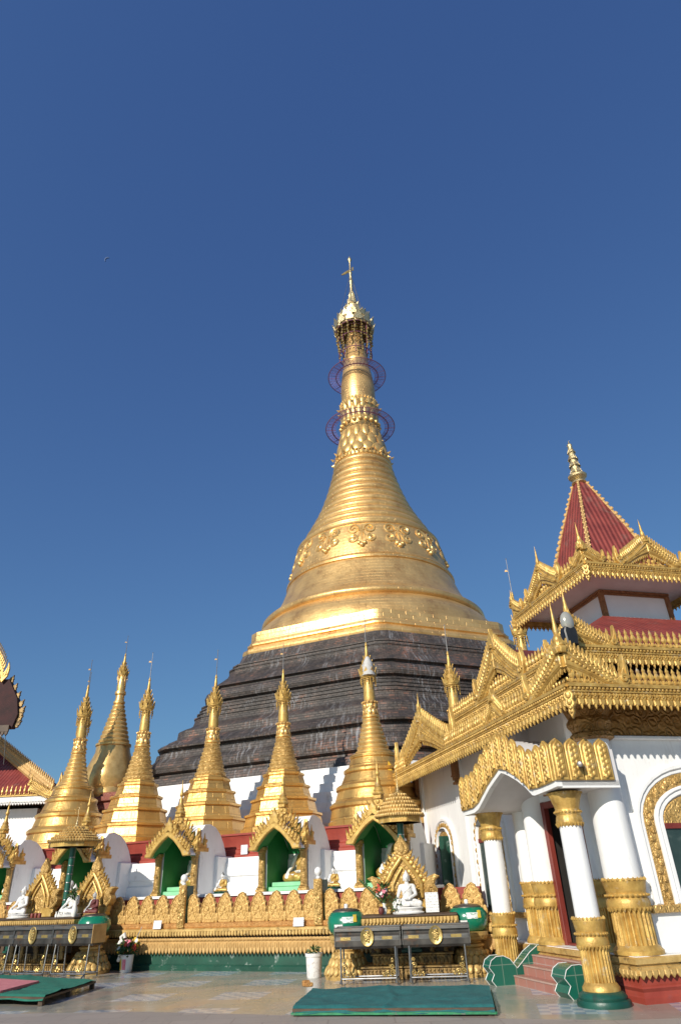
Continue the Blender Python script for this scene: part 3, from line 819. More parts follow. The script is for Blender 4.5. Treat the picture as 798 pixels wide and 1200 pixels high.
# balustrade of gilded leaves
bal = thing('leaf_balustrade', 'low balustrade of carved gilded leaf panels between posts with white ball tops', 'balustrade', tuple(LP(0, 0)), ROW_ROT)
def leaf_outline(w, h):
    half = [(0.30, 0), (0.42, .06), (0.44, .2), (0.49, .28), (0.44, .36), (0.47, .46), (0.40, .54), (0.41, .64), (0.32, .71), (0.31, .80), (0.20, .86), (0.17, .93), (0.0, 1.0)]
    return [(x * w, z * h) for x, z in half] + [(-x * w, z * h) for x, z in half[-2::-1]]
def inner_outline(w, h):
    return [(0.22 * w, .10 * h), (0.34 * w, .3 * h), (0.32 * w, .55 * h), (0.2 * w, .78 * h), (0, .9 * h), (-0.2 * w, .78 * h), (-0.32 * w, .55 * h), (-0.34 * w, .3 * h), (-0.22 * w, .10 * h)]
def leaf_mesh():
    mb = MB().prism(leaf_outline(.50, .63), 0.0, 0.07, bev=.02)
    mb.prism(inner_outline(.50, .62), -0.012, 0.01, bev=.008)
    mb.tube([(x, -.012, z) for x, z in [(x * .92, z * .955 + .012) for x, z in leaf_outline(.50, .63)[1:-1]]], .013, 5)
    mb.sphere((0, -.02, .30), (.035, .03, .05), 8, 6)
    for sx in (-1, 1):
        for cx, cz, rr in ((.085, .20, .055), (.07, .40, .045), (.12, .32, .035)):
            mb.tube([(sx * x, -.016, z) for x, z in spiral(cx, cz, rr, 1.3, .5, 1)], .011, 5)
    for sx in (-1, 1):
        for z, x, r in ((.15, .09, .04), (.27, .13, .035), (.40, .10, .035), (.50, .05, .03)):
            mb.sphere((sx * x, -.015, z), (r * .5, .02, r * .6), 6, 4)
    mb.sphere((.25, -.005, .10), (.05, .03, .12), 7, 5)
    return mb.mesh('leaf_panel', 'gold_leafpanel')
LM = leaf_mesh()
for bay in (-3, -2, -1, 0, 1):
    a0 = -1.82 + 3.77 * bay
    for k in range(8):
        s = a0 + 3.77 * (k + .5) / 8
        if s > 6.0 or s < -12: continue
        o = bpy.data.objects.new('leaf_panel', LM); COL.objects.link(o); o.parent = bal
        o.location = (s, 0.10, 0.955)
for bay in (-2, -1, 0, 1):
    s = -1.82 + 3.77 * bay
    mb = MB().cbox(s - .10, s + .10, -.06, .02, .87, 1.78, .012).box(s - .075, s + .075, -.075, -.055, .92, 1.74)
    for k in range(6): mb.sphere((s + (.03 if k % 2 else -.03), -.08, 1.0 + k * .125), (.05, .02, .07), 7, 5)
    p = mb.build('post', 'gold_carved', bal)
    MB().cbox(s - .098, s + .098, .022, .30, .87, 1.76, .01).build('post_back', 'green_dark', p)
    MB().lathe([(0.05, 1.78), (0.055, 1.80), (.035, 1.83), (0.05, 1.85), (.08, 1.89), (0.088, 1.93), (.075, 1.98), (.04, 2.01), (0, 2.02)], 16, TR(x=s, y=.0)).build('ball', 'plastic_white', p)

# ------------------------------------------------------------------ small stupas on the plinth
def small_crown(parent, z, sc, mat='gold_orn'):
    K = .86
    c = MB().lathe([(0.20, z), (0.26, z + .02), (0.27, z + .10), (0.20, z + .2), (0.215, z + .23), (0.15, z + .36), (0.16, z + .39), (0.10, z + .54), (0.11, z + .57), (0.06, z + .75), (0.065, z + .78), (0.035, z + .98), (0.05, z + 1.0), (0.02, z + 1.1)], 16, cap=True)
    for rr, zz, n, w, h in ((0.26, z + .06, 9, .15, .24), (0.20, z + .22, 8, .12, .19), (0.15, z + .38, 6, .10, .17), (0.10, z + .56, 5, .07, .13)):
        for i in range(n):
            t = 2 * PI * i / n
            c.prism(flame_poly(w, h), -0.015, 0.015, TR(rz=t) @ TR(x=rr, z=zz, rz=PI / 2) @ Matrix.Rotation(0.25, 4, 'X'))
    cr = c.build('crown', mat, parent)
    cr.scale = (K, K, 1)
    b = MB()
    for i in range(14):
        t = 2 * PI * i / 14
        for q in range(3 if i % 3 else 5):
            b.sphere((.26 * math.cos(t), .26 * math.sin(t), z - .03 - .055 * q), (.022, .022, .03), 5, 4)
    b.tube([(.26 * math.cos(2 * PI * i / 18), .26 * math.sin(2 * PI * i / 18), z - .02) for i in range(18)], .014, 5, closed=True)
    b.build('bell_fringe', mat, cr)
    r = MB().tube([(0, 0, z + 1.0), (0.005, 0, z + 1.4), (0.012, 0, z + 1.95)], [.018, .014, .010], 6).sphere((.012, 0, z + 1.96), .02, 8, 6).sphere((0.004, 0, z + 1.35), .022, 6, 5)
    r.build('finial_rod', 'wire', cr)
    MB().prism([(0, z + 1.62), (-.03, z + 1.67), (-.10, z + 1.68), (-.13, z + 1.63), (-.08, z + 1.63)], -.008, .008).build('vane', 'pale_gold', cr)
    return cr
def stupa(n, label, loc, rz, sc):
    t = thing('golden_stupa', label, 'stupa', loc, rz, 'golden stupas in a row on the red plinth')
    if n == 8:
        prof = [(1.30, 0), (1.30, .16), (1.24, .19), (1.21, .20), (1.15, .46), (1.20, .49), (1.20, .55), (1.09, .58), (1.04, .60), (.97, .88), (1.02, .91), (1.02, .97), (.90, 1.0), (.86, 1.02), (.79, 1.26), (.84, 1.29), (.84, 1.35), (.72, 1.38), (.69, 1.40), (.62, 1.62), (.66, 1.65), (.66, 1.71), (.55, 1.75), (.53, 1.80), (.44, 1.82)]
        MB().lathe(prof, 8, rot=PI / 8 + .1).build('tiered_base', 'stupa_gold', t, smooth=20)
    else:
        prof = [(1.32, 0), (1.32, .14), (1.27, .18), (1.22, .44), (1.26, .48), (1.27, .54), (1.20, .60), (1.12, .64), (1.04, .88), (1.08, .92), (1.08, .99), (1.0, 1.04), (.94, 1.06), (.82, 1.32), (.85, 1.36), (.85, 1.42), (.77, 1.47), (.72, 1.49), (.64, 1.70), (.67, 1.73), (.67, 1.79), (.6, 1.83), (.50, 1.86)]
        MB().lathe(prof, 40).build('tiered_base', 'stupa_gold', t, smooth=30)
    cone = [(.47, 1.80), (.50, 1.84), (.50, 1.90), (.45, 1.94)]
    for k in range(7):
        z = 1.95 + .125 * k; r = .43 - .032 * k
        cone += [(r, z), (r + .018, z + .04), (r + .016, z + .08), (r - .022, z + .115)]
    MB().lathe(cone + [(.2, 2.84)], 28, cap=False).build('ringed_cone', 'gold_carved' if n == 8 else 'gold', t)
    lo = MB().lathe([(.22, 2.80), (.26, 2.83), (.26, 2.88), (.21, 2.92), (.20, 3.1), (.19, 3.2), (.22, 3.24), (.22, 3.28), (.17, 3.32)], 24, cap=False)
    petals(lo, 10, .21, 2.99, .06, .09, .03, -.12)
    petals(lo, 10, .20, 3.14, .055, .08, .03, .12, .5)
    for i in range(14): lo.sphere((.225 * math.cos(2 * PI * i / 14), .225 * math.sin(2 * PI * i / 14), 3.26), .03, 6, 4)
    lo.build('lotus_band', 'gold', t)
    MB().lathe([(.165, 3.30), (.168, 3.45), (.16, 3.62), (.145, 3.8), (.125, 3.96), (.10, 4.1)], 20, cap=False).build('banana_bud', 'gold_orn', t, smooth=60)
    small_crown(t, 3.98, 1)
    t.scale = (sc,) * 3
    t.rotation_euler = (R(.5), R(-.4), rz)
    return t
s_oct = stupa(8, 'eight-sided golden stupa directly behind the open shrine just left of centre', LP(-1.15, 3.85, 3.05), ROW_ROT + .05, 1.0)
dup(s_oct, loc=LP(-3.96, 3.85, 3.05), rotz=ROW_ROT + .02, scale=(1.03, 1.03, 1.05), label='eight-sided golden stupa in front of the left slope of the blackened brickwork')
dup(s_oct, loc=LP(-6.98, 3.85, 3.05), rotz=ROW_ROT + .30, scale=(1.06, 1.06, 1.12), label='eight-sided golden stupa in front of the big faceted bell-shaped stupa')
s_rnd = stupa(40, 'round golden stupa right of centre with cloudy plastic wrapped round its crown', LP(1.95, 3.85, 3.05), ROW_ROT, 1.08)
rl = dup(s_rnd, loc=LP(-9.95, 3.85, 3.05), scale=(1.06, 1.06, 1.15), label='round golden stupa with smooth ringed base, leftmost of the row beside the red-roofed hall')
p = MB().sphere((0, 0, 4.22), (.20, .19, .30), 12, 8)
p.lathe([(.21, 4.03), (.17, 4.2), (.14, 4.42), (.05, 4.6)], 10, TR(x=.05, y=-.08))
w = p.build('plastic_wrap', 'cloth_white', s_rnd)
dup(s_oct, loc=(3.9, 24.3, 3.05), scale=1.22, label='golden stupa of which only the crowned neck rises over the gilded roof edge')
dup(s_oct, loc=(6.98, 25.1, 3.05), scale=(1.2, 1.2, 1.74), label='golden stupa hidden behind the tower, its bud neck and thin rod beside the eave')
dup(s_rnd, loc=(-11.15, 28.2, 3.05), scale=(1.1, 1.1, 1.2), label='golden stupa mostly hidden behind the leftmost one, only its crown edge showing')
for o in list(COL.objects):
    if o.name.startswith('plastic_wrap') and o is not w: bpy.data.objects.remove(o)

# big faceted bell stupa further back
fs = thing('faceted_stupa', 'plump golden stupa with a dented faceted bell, behind the row at left', 'stupa', (-10.45, 30, 5.3), .2)
mb = MB()
random.seed(3)
rs = []
for k, (r, z) in enumerate([(1.0, -.1), (1.06, .06), (1.02, .24), (1.0, .3), (1.10, .55), (1.04, .95), (.88, 1.4), (.74, 1.8), (.70, 2.06)]):
    rs.append([((r + random.uniform(-.034, .034)) * math.cos(2 * PI * (i + .5 * (k % 2)) / 19), (r + random.uniform(-.034, .034)) * math.sin(2 * PI * (i + .5 * (k % 2)) / 19), z + random.uniform(-.034, .034)) for i in range(19)])
mb.rings(rs)
fb_ = mb.build('faceted_bell', 'gold', fs, smooth=32)
bm_ = bmesh.new(); bm_.from_mesh(fb_.data); bmesh.ops.triangulate(bm_, faces=[f for f in bm_.faces if len(f.verts) == 4]); bm_.to_mesh(fb_.data); bm_.free()
cone = [(.70, 2.02), (.76, 2.06), (.76, 2.14), (.68, 2.18)]
for k in range(9):
    z = 2.2 + .19 * k; r = .64 - .048 * k
    cone += [(r, z), (r + .022, z + .05), (r + .02, z + .11), (r - .03, z + .16)]
cone += [(.21, 3.9), (.26, 3.94), (.26, 4.02), (.2, 4.06), (.19, 4.3), (.25, 4.36), (.24, 4.48), (.17, 4.52)]
MB().lathe(cone, 28, cap=False).build('ringed_cone', 'gold', fs)
MB().lathe([(.18, 4.48), (.2, 4.7), (.19, 4.9), (.16, 5.15), (.12, 5.35)], 20, cap=False).build('banana_bud', 'gold', fs, smooth=60)
small_crown(fs, 5.2, 1)

# ------------------------------------------------------------------ open shrines (niches) in front of the plinth
def spire(mb, x, y, z, h, r, n=12):
    mb.lathe([(r, 0), (r, .05 * h), (r * .6, .1 * h), (r * .75, .16 * h), (r * .7, .22 * h), (r * .4, .28 * h), (r * .5, .34 * h), (r * .42, .40 * h), (r * .24, .48 * h), (r * .3, .54 * h), (r * .14, .68 * h), (r * .16, .72 * h), (r * .05, .9 * h), (0, h)], n, TR(x=x, y=y, z=z))
def flames(mb, pts, w, h, T=None, th=.03, y=0.0, upright=.5):
    """flame finials standing along a polyline in XZ"""
    acc = 0.0
    for (x0, z0), (x1, z1) in zip(pts, pts[1:]):
        L = math.hypot(x1 - x0, z1 - z0)
        n = max(1, round(L / w))
        ang = math.atan2(z1 - z0, x1 - x0)
        if ang > PI / 2: ang -= PI
        if ang < -PI / 2: ang += PI
        for k in range(n):
            f = (k + .5) / n
            TT = Matrix.Translation((x0 + (x1 - x0) * f, y, z0 + (z1 - z0) * f)) @ Matrix.Rotation(-ang * (1 - upright), 4, 'Y')
            hh = h * (1.0 + .22 * math.sin(7.3 * (acc + f) + 11 * f))
            mb.prism(flame_poly(w * .70, hh), -th, th, (T @ TT) if T is not None else TT, bev=th * .5)
            mb.sphere((0, -th, hh * .32), (w * .24, th * .8, w * .3), 6, 4, (T @ TT) if T is not None else TT)
        acc += 1.7
def shrine(label):
    t = thing('open_shrine', label, 'shrine', (0, 0, 0), 0, 'open shrines along the terrace')
    side = [(0.06, 0), (0.06, 1.50), (0.22, 1.66), (.45, 1.69), (.72, 1.62), (.95, 1.46), (1.13, 1.24), (1.26, 1.0), (1.31, .86), (1.5, .86), (1.5, 0)]
    for sx in (-1, 1):
        xs = (sx * .50, sx * .70)
        MB().rings([[(x, y, z) for y, z in side] for x in xs]).build('side_wall', 'white', t, smooth=30)
        MB().rings([[(x, y, z) for y, z in [(0.06, .0), (.08, 1.42), (.45, 1.5), (.85, 1.3), (1.2, .9), (1.2, 0)]] for x in (sx * .490, sx * .497)]).build('side_lining', 'green_niche', t, smooth=0)
    outer = side[1:9]
    inner = [(1.22, .86), (1.12, 1.08), (.92, 1.32), (.68, 1.47), (.42, 1.54), (.06, 1.50)]
    MB().rings([[(x, y, z) for y, z in outer + inner] for x in (-.5, .5)]).build('vault', 'white', t, smooth=30)
    MB().rings([[(x, y, z - .006) for y, z in inner + [(.06, 1.49), (.42, 1.525), (.68, 1.455), (.91, 1.305), (1.105, 1.07), (1.205, .86)]] for x in (-.489, .489)]).build('vault_lining', 'green_niche', t, smooth=30)
    MB().box(-.5, .5, 1.22, 1.5, 0, .86).build('back_wall', 'green_niche', t)
    for sx in (-1, 1): MB().cbox(min(sx * .66, sx * .80), max(sx * .66, sx * .80), .75, 1.62, 0, .90, .015).build('buttress', 'white', t)
    MB().cbox(-.485, .485, .12, 1.2, 0, .10, .01).cbox(-.44, .44, .22, 1.2, .10, .20, .01).build('pedestal', 'mint', t)
    for sx in (-1, 1):
        mb = MB().cbox(-.125, .125, -.10, .05, 0, .06, .01).cbox(-.105, .105, -.085, .05, .06, .10, .01).lathe([(.088, .10), (.084, .86), (.10, .87), (.10, .89), (.085, .9)], 16)
        mb.cbox(-.10, .10, -.09, .04, .88, .92, .01).cbox(-.125, .125, -.12, .05, .92, 1.0, .012)
        for k in range(8):
            a2 = 2 * PI * k / 8
            mb.sphere((.04 * math.cos(a2), -.088, .45 + .045 * math.sin(a2)), (.022, .014, .022), 6, 4)
        mb.sphere((0, -.095, .45), (.02, .02, .02), 6, 4)
        mb.prism([(-.07, .86), (.07, .86), (0, .62)], -.10, -.06, bev=.012)
        mb.prism([(-.07, .10), (.07, .10), (0, .26)], -.10, -.06, bev=.012)
        mb.build('pilaster', 'gold_fine', t, (sx * .60, -.02, 0))
    # arched band with flames, finials and side crests
    o = [(-.74, .99), (-.73, 1.07), (-.60, 1.15), (-.45, 1.30), (-.28, 1.48), (-.12, 1.62), (0, 1.71), (.12, 1.62), (.28, 1.48), (.45, 1.30), (.60, 1.15), (.73, 1.07), (.74, .99)]
    i_ = [(.50, 1.0), (.44, 1.12), (.32, 1.27), (.17, 1.43), (0, 1.55), (-.17, 1.43), (-.32, 1.27), (-.44, 1.12), (-.50, 1.0)]
    o = [(x * .98, .90 + (z - .99) * .92) for x, z in o]; i_ = [(x * 1.06, .89 + (z - 1.0) * .90) for x, z in i_]
    MB().prism(o + i_, -.50, -.40, bev=.02).build('arch_band', 'gold_orn', t)
    hood = [(x * .96, z - .015) for x, z in o[1:-1]]
    MB().prism(hood + [(x, z - .05) for x, z in hood[::-1]], -.405, .06).build('hood_roof', 'white', t, smooth=30)
    und_ = [(x * .97, z - .056) for x, z in hood]
    MB().prism(und_ + [(x, z - .012) for x, z in und_[::-1]], -.395, .05).build('hood_lining', 'green_niche', t, smooth=30)
    pe = MB()
    flames(pe, [(-.69, .97), (-.44, 1.18), (-.12, 1.47)], .115, .24, y=-.44, th=.028)
    flames(pe, [(.12, 1.47), (.44, 1.18), (.69, .97)], .115, .24, y=-.44, th=.028)
    pe.prism(flame_poly(.26, .40), -.50, -.42, TR(z=1.46), bev=.02)
    flames(pe, [(-.62, 1.12), (-.40, 1.34), (-.14, 1.60)], .13, .30, y=-.06, th=.03)
    flames(pe, [(.14, 1.60), (.40, 1.34), (.62, 1.12)], .13, .30, y=-.06, th=.03)
    for sx in (-1, 1):
        for x, z, r in ((.52, 1.16, .07), (.40, 1.30, .07), (.28, 1.44, .065), (.15, 1.56, .06)):
            pe.tube([(sx * px, -.09, pz) for px, pz in spiral(x, z, r, 1.4, 1.0, 1)], .018, 5)
    pe.prism(flame_poly(.34, .52), -.10, -.02, TR(z=1.55), bev=.02)
    for k, (x, z, r) in enumerate(((0, 1.68, .07), (-.10, 1.74, .045), (.10, 1.74, .045), (0, 1.82, .055), (-.06, 1.92, .035), (.06, 1.92, .035))):
        pe.sphere((x, -.10, z), (r, .04, r), 7, 5)
    pe.build('pediment_flame', 'gold_orn', t)
    sp = MB()
    sp.cbox(-.10, .10, -.13, .09, 1.88, 1.97, .01)
    for a2 in range(6): sp.sphere((.10 * math.cos(a2 * PI / 3), -.02 + .10 * math.sin(a2 * PI / 3), 2.0), (.05, .05, .04), 6, 4)
    sp.lathe([(.13, 1.97), (.15, 2.0), (.11, 2.05), (.12, 2.08), (.085, 2.14), (.095, 2.17), (.06, 2.23), (.05, 2.32), (.03, 2.40), (.045, 2.42), (.06, 2.46), (.035, 2.53), (.012, 2.72), (.006, 2.85)], 14, TR(y=-.02))
    sp.build('finial', 'gold_orn', t)
    for sx in (-1, 1):
        cr = MB()
        T = Matrix.Translation((sx * .66, 0, 0)) @ Matrix.Rotation(PI / 2, 4, 'Z')
        cr.prism([(-.10, 1.0), (.42, 1.0), (.42, 1.1), (-.10, 1.1)], -.06, .06, T, bev=.01)
        flames(cr, [(-.08, 1.08), (.40, 1.16)], .17, .34, T, th=.035, upright=1)
        for q, h in ((.0, .52), (.22, .42)):
            cr.prism(flame_poly(.22, h), -.05, .05, T @ TR(x=q, z=1.06), bev=.015)
            cr.sphere((sx * .72, q, 1.06 + h * .4), (.03, .06, .08), 7, 5)
        spire(cr, sx * .66, -.06, 1.04, .52, .09, 8)
        cr.build('side_crest', 'gold_orn', t)
    return t
SH = [(.53, 'open shrine under a gilded arch, left of the post nearest the green tiled canopy'), (-2.75, 'open shrine under a gilded arch behind the left white-balled post'), (3.23, 'open shrine directly behind the central altar canopy, a pale seated statue inside'), (-6.15, 'open shrine half hidden by the left green-poled canopy'), (-9.55, 'open shrine cut by the left edge of the photo')]
sh0 = shrine('')
sh0.location = LP(SH[0][0], .86, 1.56); sh0.rotation_euler = (0, 0, ROW_ROT); sh0['label'] = ''
sh0['label'] = 'open gilded-arch shrine standing clear between the two white-balled posts and the central altar'
for s, lab in SH[1:]:
    dup(sh0, loc=LP(s, .86, 1.56), label=lab)

# ------------------------------------------------------------------ seated statues
def bake(mb, vox, smooth_it=4):
    o = mb.build('tmp', None, None, smooth=0)
    md = o.modifiers.new('r', 'REMESH'); md.mode = 'VOXEL'; md.voxel_size = vox; md.use_smooth_shade = True
    sm = o.modifiers.new('s', 'SMOOTH'); sm.iterations = smooth_it; sm.factor = .5
    dg = bpy.context.evaluated_depsgraph_get()
    me = bpy.data.meshes.new_from_object(o.evaluated_get(dg))
    bpy.data.objects.remove(o)
    me.shade_smooth()
    return me
def statue_mesh(robe=False):
    mb = MB()
    e = .014 if robe else 0.0
    mb.sphere((0, .03, .16), (.22 + e, .17 + e, .15 + e), 16, 10)
    mb.capsule((0, .03, .20), (0, .035, .47), .145 + e, .165 + e, 16)
    for sx in (-1, 1):
        mb.capsule((sx * .14, .0, .12), (sx * .36, -.16, .10), .125 + e, .085 + e)
        mb.capsule((sx * .36, -.16, .09), (-sx * .05, -.27, .085 + .03 * (sx > 0)), .085 + e, .055 + e)
        if not robe: mb.capsule((-sx * .05, -.27, .10 + .03 * (sx > 0)), (-sx * .20, -.22, .115 + .03 * (sx > 0)), .045, .03)
    if robe:
        mb.capsule((.17, .035, .53), (.05, .035, .48), .085 + e, .13 + e)
        mb.capsule((.20, .035, .53), (.255, -.005, .34), .068 + e, .06 + e)
        mb.capsule((.255, -.005, .34), (.12, -.16, .25), .06 + e, .05 + e)
        mb.capsule((-.05, -.10, .40), (.13, -.09, .53), .075, .07)
        mb.capsule((.17, .10, .15), (.17, .09, .55), .05, .05)
        return bake(mb, .011, 5)
    mb.capsule((-.17, .035, .545), (.17, .035, .545), .078, .078)
    mb.capsule((0, .03, .5), (0, .02, .70), .075, .058)
    mb.sphere((0, .0, .785), (.088, .098, .118), 18, 14)
    mb.sphere((0, -.02, .74), (.068, .072, .07), 14, 10)
    mb.sphere((0, .02, .835), (.093, .095, .075), 16, 10)
    mb.sphere((0, .025, .905), (.052, .052, .045), 12, 8)
    mb.lathe([(.03, .93), (.018, .965), (.006, 1.0)], 10, TR(y=.025))
    mb.capsule((0, -.096, .80), (0, -.108, .765), .010, .017, 8)
    mb.capsule((-.018, -.094, .733), (.018, -.094, .733), .010, .010, 8)
    for sx in (-1, 1):
        mb.capsule((sx * .026, -.087, .812), (sx * .05, -.078, .812), .010, .009, 8)
        mb.capsule((sx * .018, -.094, .832), (sx * .055, -.08, .836), .008, .007, 8)
        mb.capsule((sx * .09, .012, .82), (sx * .093, .01, .70), .017, .014, 8)
    # left arm to the lap, right arm reaching over the knee
    mb.capsule((.20, .035, .54), (.255, -.005, .34), .066, .052)
    mb.capsule((.255, -.005, .34), (.07, -.19, .235), .052, .034)
    mb.capsule((.07, -.19, .225), (-.06, -.21, .215), .036, .028)
    for k in range(4): mb.capsule((.02, -.20 - .024 * k + .03, .235), (-.09, -.205 - .022 * k + .03, .225), .014, .011, 8)
    mb.capsule((-.20, .035, .54), (-.265, -.03, .35), .064, .05)
    mb.capsule((-.265, -.03, .35), (-.30, -.19, .215), .05, .034)
    mb.capsule((-.30, -.19, .215), (-.305, -.245, .165), .036, .03)
    for k in range(4): mb.capsule((-.265 - .026 * k, -.245, .165), (-.262 - .026 * k, -.275, .075 + .008 * abs(k - 1.4)), .0135, .010, 8)
    mb.capsule((-.262, -.215, .19), (-.232, -.245, .125), .014, .011, 8)
    # edge of the robe across the chest
    mb.tube([(.16, .0, .60), (.08, -.115, .52), (-.06, -.135, .42), (-.15, -.06, .33)], .014, 8)
    return bake(mb, .0095, 3)
BODY = statue_mesh(); ROBE = statue_mesh(True)
def statue(label, loc, rz, h, body_mat, robe_mat=None, base=None, hair=None, group=None):
    t = thing('seated_statue', label, 'statue', loc, rz, group)
    def put(me, name, mat):
        m2 = me.copy(); m2.materials.clear(); m2.materials.append(M[mat])
        o = bpy.data.objects.new(name, m2); COL.objects.link(o); o.parent = t
        o.scale = (h, h, h)
        return o
    bz = 0.0
    if base:
        bm_, bh = base
        b = MB().lathe([(.46 * h, 0), (.48 * h, .02), (.46 * h, bh * .25), (.40 * h, bh * .45), (.42 * h, bh * .6), (.46 * h, bh * .85), (.44 * h, bh)], 28, TR(y=-.06 * h) @ Matrix.Scale(.78, 4, (0, 1, 0)))
        b.build('base', bm_, t)
        bz = bh - .012
    o = put(BODY, 'body', body_mat); o.location.z = bz
    if robe_mat:
        r = put(ROBE, 'robe', robe_mat); r.location.z = bz
    if hair:
        hm = MB().sphere((0, .022, .835), (.097, .098, .082), 14, 8).sphere((0, .028, .91), (.055, .055, .046), 10, 6).lathe([(.032, .93), (.02, .97), (.006, 1.01)], 8, TR(y=.028))
        hm = hm.build('hair', hair, t); hm.scale = (h, h, h); hm.location = (0, 0, bz)
    return t
INS = ['pale gold-robed seated statue inside the clear open shrine left of the central altar', 'pale seated statue in gold robe, deep in the shrine behind the left white-balled post', 'large pale seated statue in shade inside the shrine behind the central altar', 'seated statue inside the shrine half hidden by the left canopy', 'seated statue inside the shrine at the left edge of the photo']
for (s, _), lab in zip(SH, INS):
    statue(lab, LP(s + .10, .86 + .86, 1.755), ROW_ROT, 1.22 if s > 3 else 1.05, 'skin_white', 'gold_orn', group='statues inside the open shrines')
for s, lab in ((-1.35, 'tiny gold-robed seated statue on the white shelf, left of the clear open shrine'), (1.86, 'tiny gold-robed seated statue on the white shelf, beside the right white-balled post')):
    statue(lab, LP(s, 1.0, 1.56), ROW_ROT, .46, 'skin_white', 'gold_orn', ('green', .05), 'black', 'tiny statues on the white shelf')

# ------------------------------------------------------------------ offering altars, bowls, troughs, canopies
def fringe(mb, x0, x1, z, h, y, w=.07, th=.02, T=None):
    n = max(1, int((x1 - x0) / w)); w = (x1 - x0) / n
    for k in range(n):
        x = x0 + (k + .5) * w
        mb.prism([(x - w * .46, z), (x - w * .46, z - h * .55), (x - w * .2, z - h * .8), (x, z - h), (x + w * .2, z - h * .8), (x + w * .46, z - h * .55), (x + w * .46, z)], y - th, y + th, T, bev=th * .6)
def backdrop(label, loc, rz, h, wd, wings, low):
    """carved gold pediment standing on an altar: flame roof lines, side leaves and a pointed bud on top"""
    t = thing('gilded_backdrop', label, 'backdrop', loc, rz)
    mb = MB()
    hw = wd / 2
    out = [(-hw * .98, .22 * h), (-hw * 1.0, .34 * h), (-hw * .86, .45 * h), (-hw * .62, .56 * h), (-hw * .30, .74 * h), (-hw * .14, .83 * h), (hw * .14, .83 * h), (hw * .30, .74 * h), (hw * .62, .56 * h), (hw * .86, .45 * h), (hw * 1.0, .34 * h), (hw * .98, .22 * h), (hw * .9, .06 * h), (-hw * .9, .06 * h)]
    mb.prism(out, -.05, .10, bev=.02)
    mb.build('panel', 'gold_carved', t)
    r = MB()
    for sx in (-1, 1):
        r.tube([(sx * hw * .62, -.07, .20 * h), (sx * hw * .60, -.08, .40 * h), (sx * hw * .34, -.08, .58 * h), (0, -.08, .76 * h)], [.035, .045, .045, .035], 8)
        r.tube([(sx * hw * .38, -.07, .18 * h), (sx * hw * .36, -.08, .38 * h), (sx * hw * .20, -.08, .50 * h), (0, -.08, .62 * h)], [.02, .028, .028, .02], 8)
        pts = [(sx * x, z) for x, z in spiral(hw * .52, .30 * h, .085, 1.5, 0, 1)]
        r.tube([(x, -.075, z) for x, z in pts], .018, 6)
    r.build('roof_moulding', 'gold_orn', t)
    f = MB()
    flames(f, [(-hw * .80, .46 * h), (-hw * .20, .79 * h)], .10, .15, y=.0, th=.03, upright=.35)
    flames(f, [(hw * .20, .79 * h), (hw * .80, .46 * h)], .10, .15, y=.0, th=.03, upright=.35)
    for sx in (-1, 1):
        for k in range(6):
            q = k / 5
            f.sphere((sx * hw * (.72 - .50 * q), -.06, (.42 + .32 * q) * h), (.045, .03, .05), 7, 5)
    f.build('flame', 'gold_orn', t)
    b = MB().prism([(0, 0), (.10, .05), (.15, .14), (.13, .22), (.05, .33), (0, .42), (-.05, .33), (-.13, .22), (-.15, .14), (-.10, .05)], -.07, .05, TR(z=.76 * h, s=wd / 1.15), bev=.025)
    b.prism([(0, .05), (.07, .12), (.06, .2), (0, .3), (-.06, .2), (-.07, .12)], -.095, -.05, TR(z=.76 * h, s=wd / 1.15), bev=.02)
    b.build('bud', 'gold_fine', t)
    for sx in (-1, 1):
        lf = [(0, .08), (.10, .10), (.20, .20), (.22, .30), (.16, .38), (.20, .46), (.28, .52), (.18, .56), (.05, .52), (-.03, .40), (-.04, .22)]
        w = MB().prism([(sx * x, z) for x, z in lf], -.10, .12, TR(x=sx * hw * .78, z=.08 * h, s=h / 1.3), bev=.025)
        pts = [(sx * x, z) for x, z in spiral(.09, .27, .08, 1.7, 0, 1)]
        w.tube([(x, -.11, z) for x, z in pts], .016, 6, TR(x=sx * hw * .78, z=.08 * h, s=h / 1.3))
        w.build('side_leaf', 'gold_fine', t)
    if low: MB().cbox(-hw * .86, -hw * .22, -.06, .14, 0, .16 * h, .01).cbox(hw * .22, hw * .86, -.06, .14, 0, .16 * h, .01).box(-hw * .3, hw * .3, .0, .10, 0, .14 * h).build('plinth_block', 'gold_orn', t)
    return t
def altar(label, loc, rz, w, d, ht, scrolls=True):
    t = thing('offering_altar', label, 'altar', loc, rz)
    top = MB().cbox(-w / 2, w / 2, -d / 2, d / 2, ht - .05, ht, .012).box(-w / 2 + .02, w / 2 - .02, -d / 2 + .02, d / 2 - .02, ht - .07, ht - .05)
    top.build('tabletop', 'dark_wood', t)
    fr = MB().box(-w / 2 + .03, w / 2 - .03, -d / 2 + .03, d / 2 - .03, ht - .17, ht - .072)
    fringe(fr, -w / 2 + .01, w / 2 - .01, ht - .055, .12, -d / 2 + .012)
    for sx in (-1, 1): fringe(fr, -d / 2, d / 2, ht - .055, .12, 0, T=TR(x=sx * (w / 2 - .012), rz=sx * PI / 2))
    fr.build('leaf_fringe', 'gold_dull', t)
    MB().box(-w / 2 + .14, w / 2 - .14, -d / 2 + .22, d / 2 - .05, .42, ht - .172).build('dark_body', 'dark_wood', t)
    return t
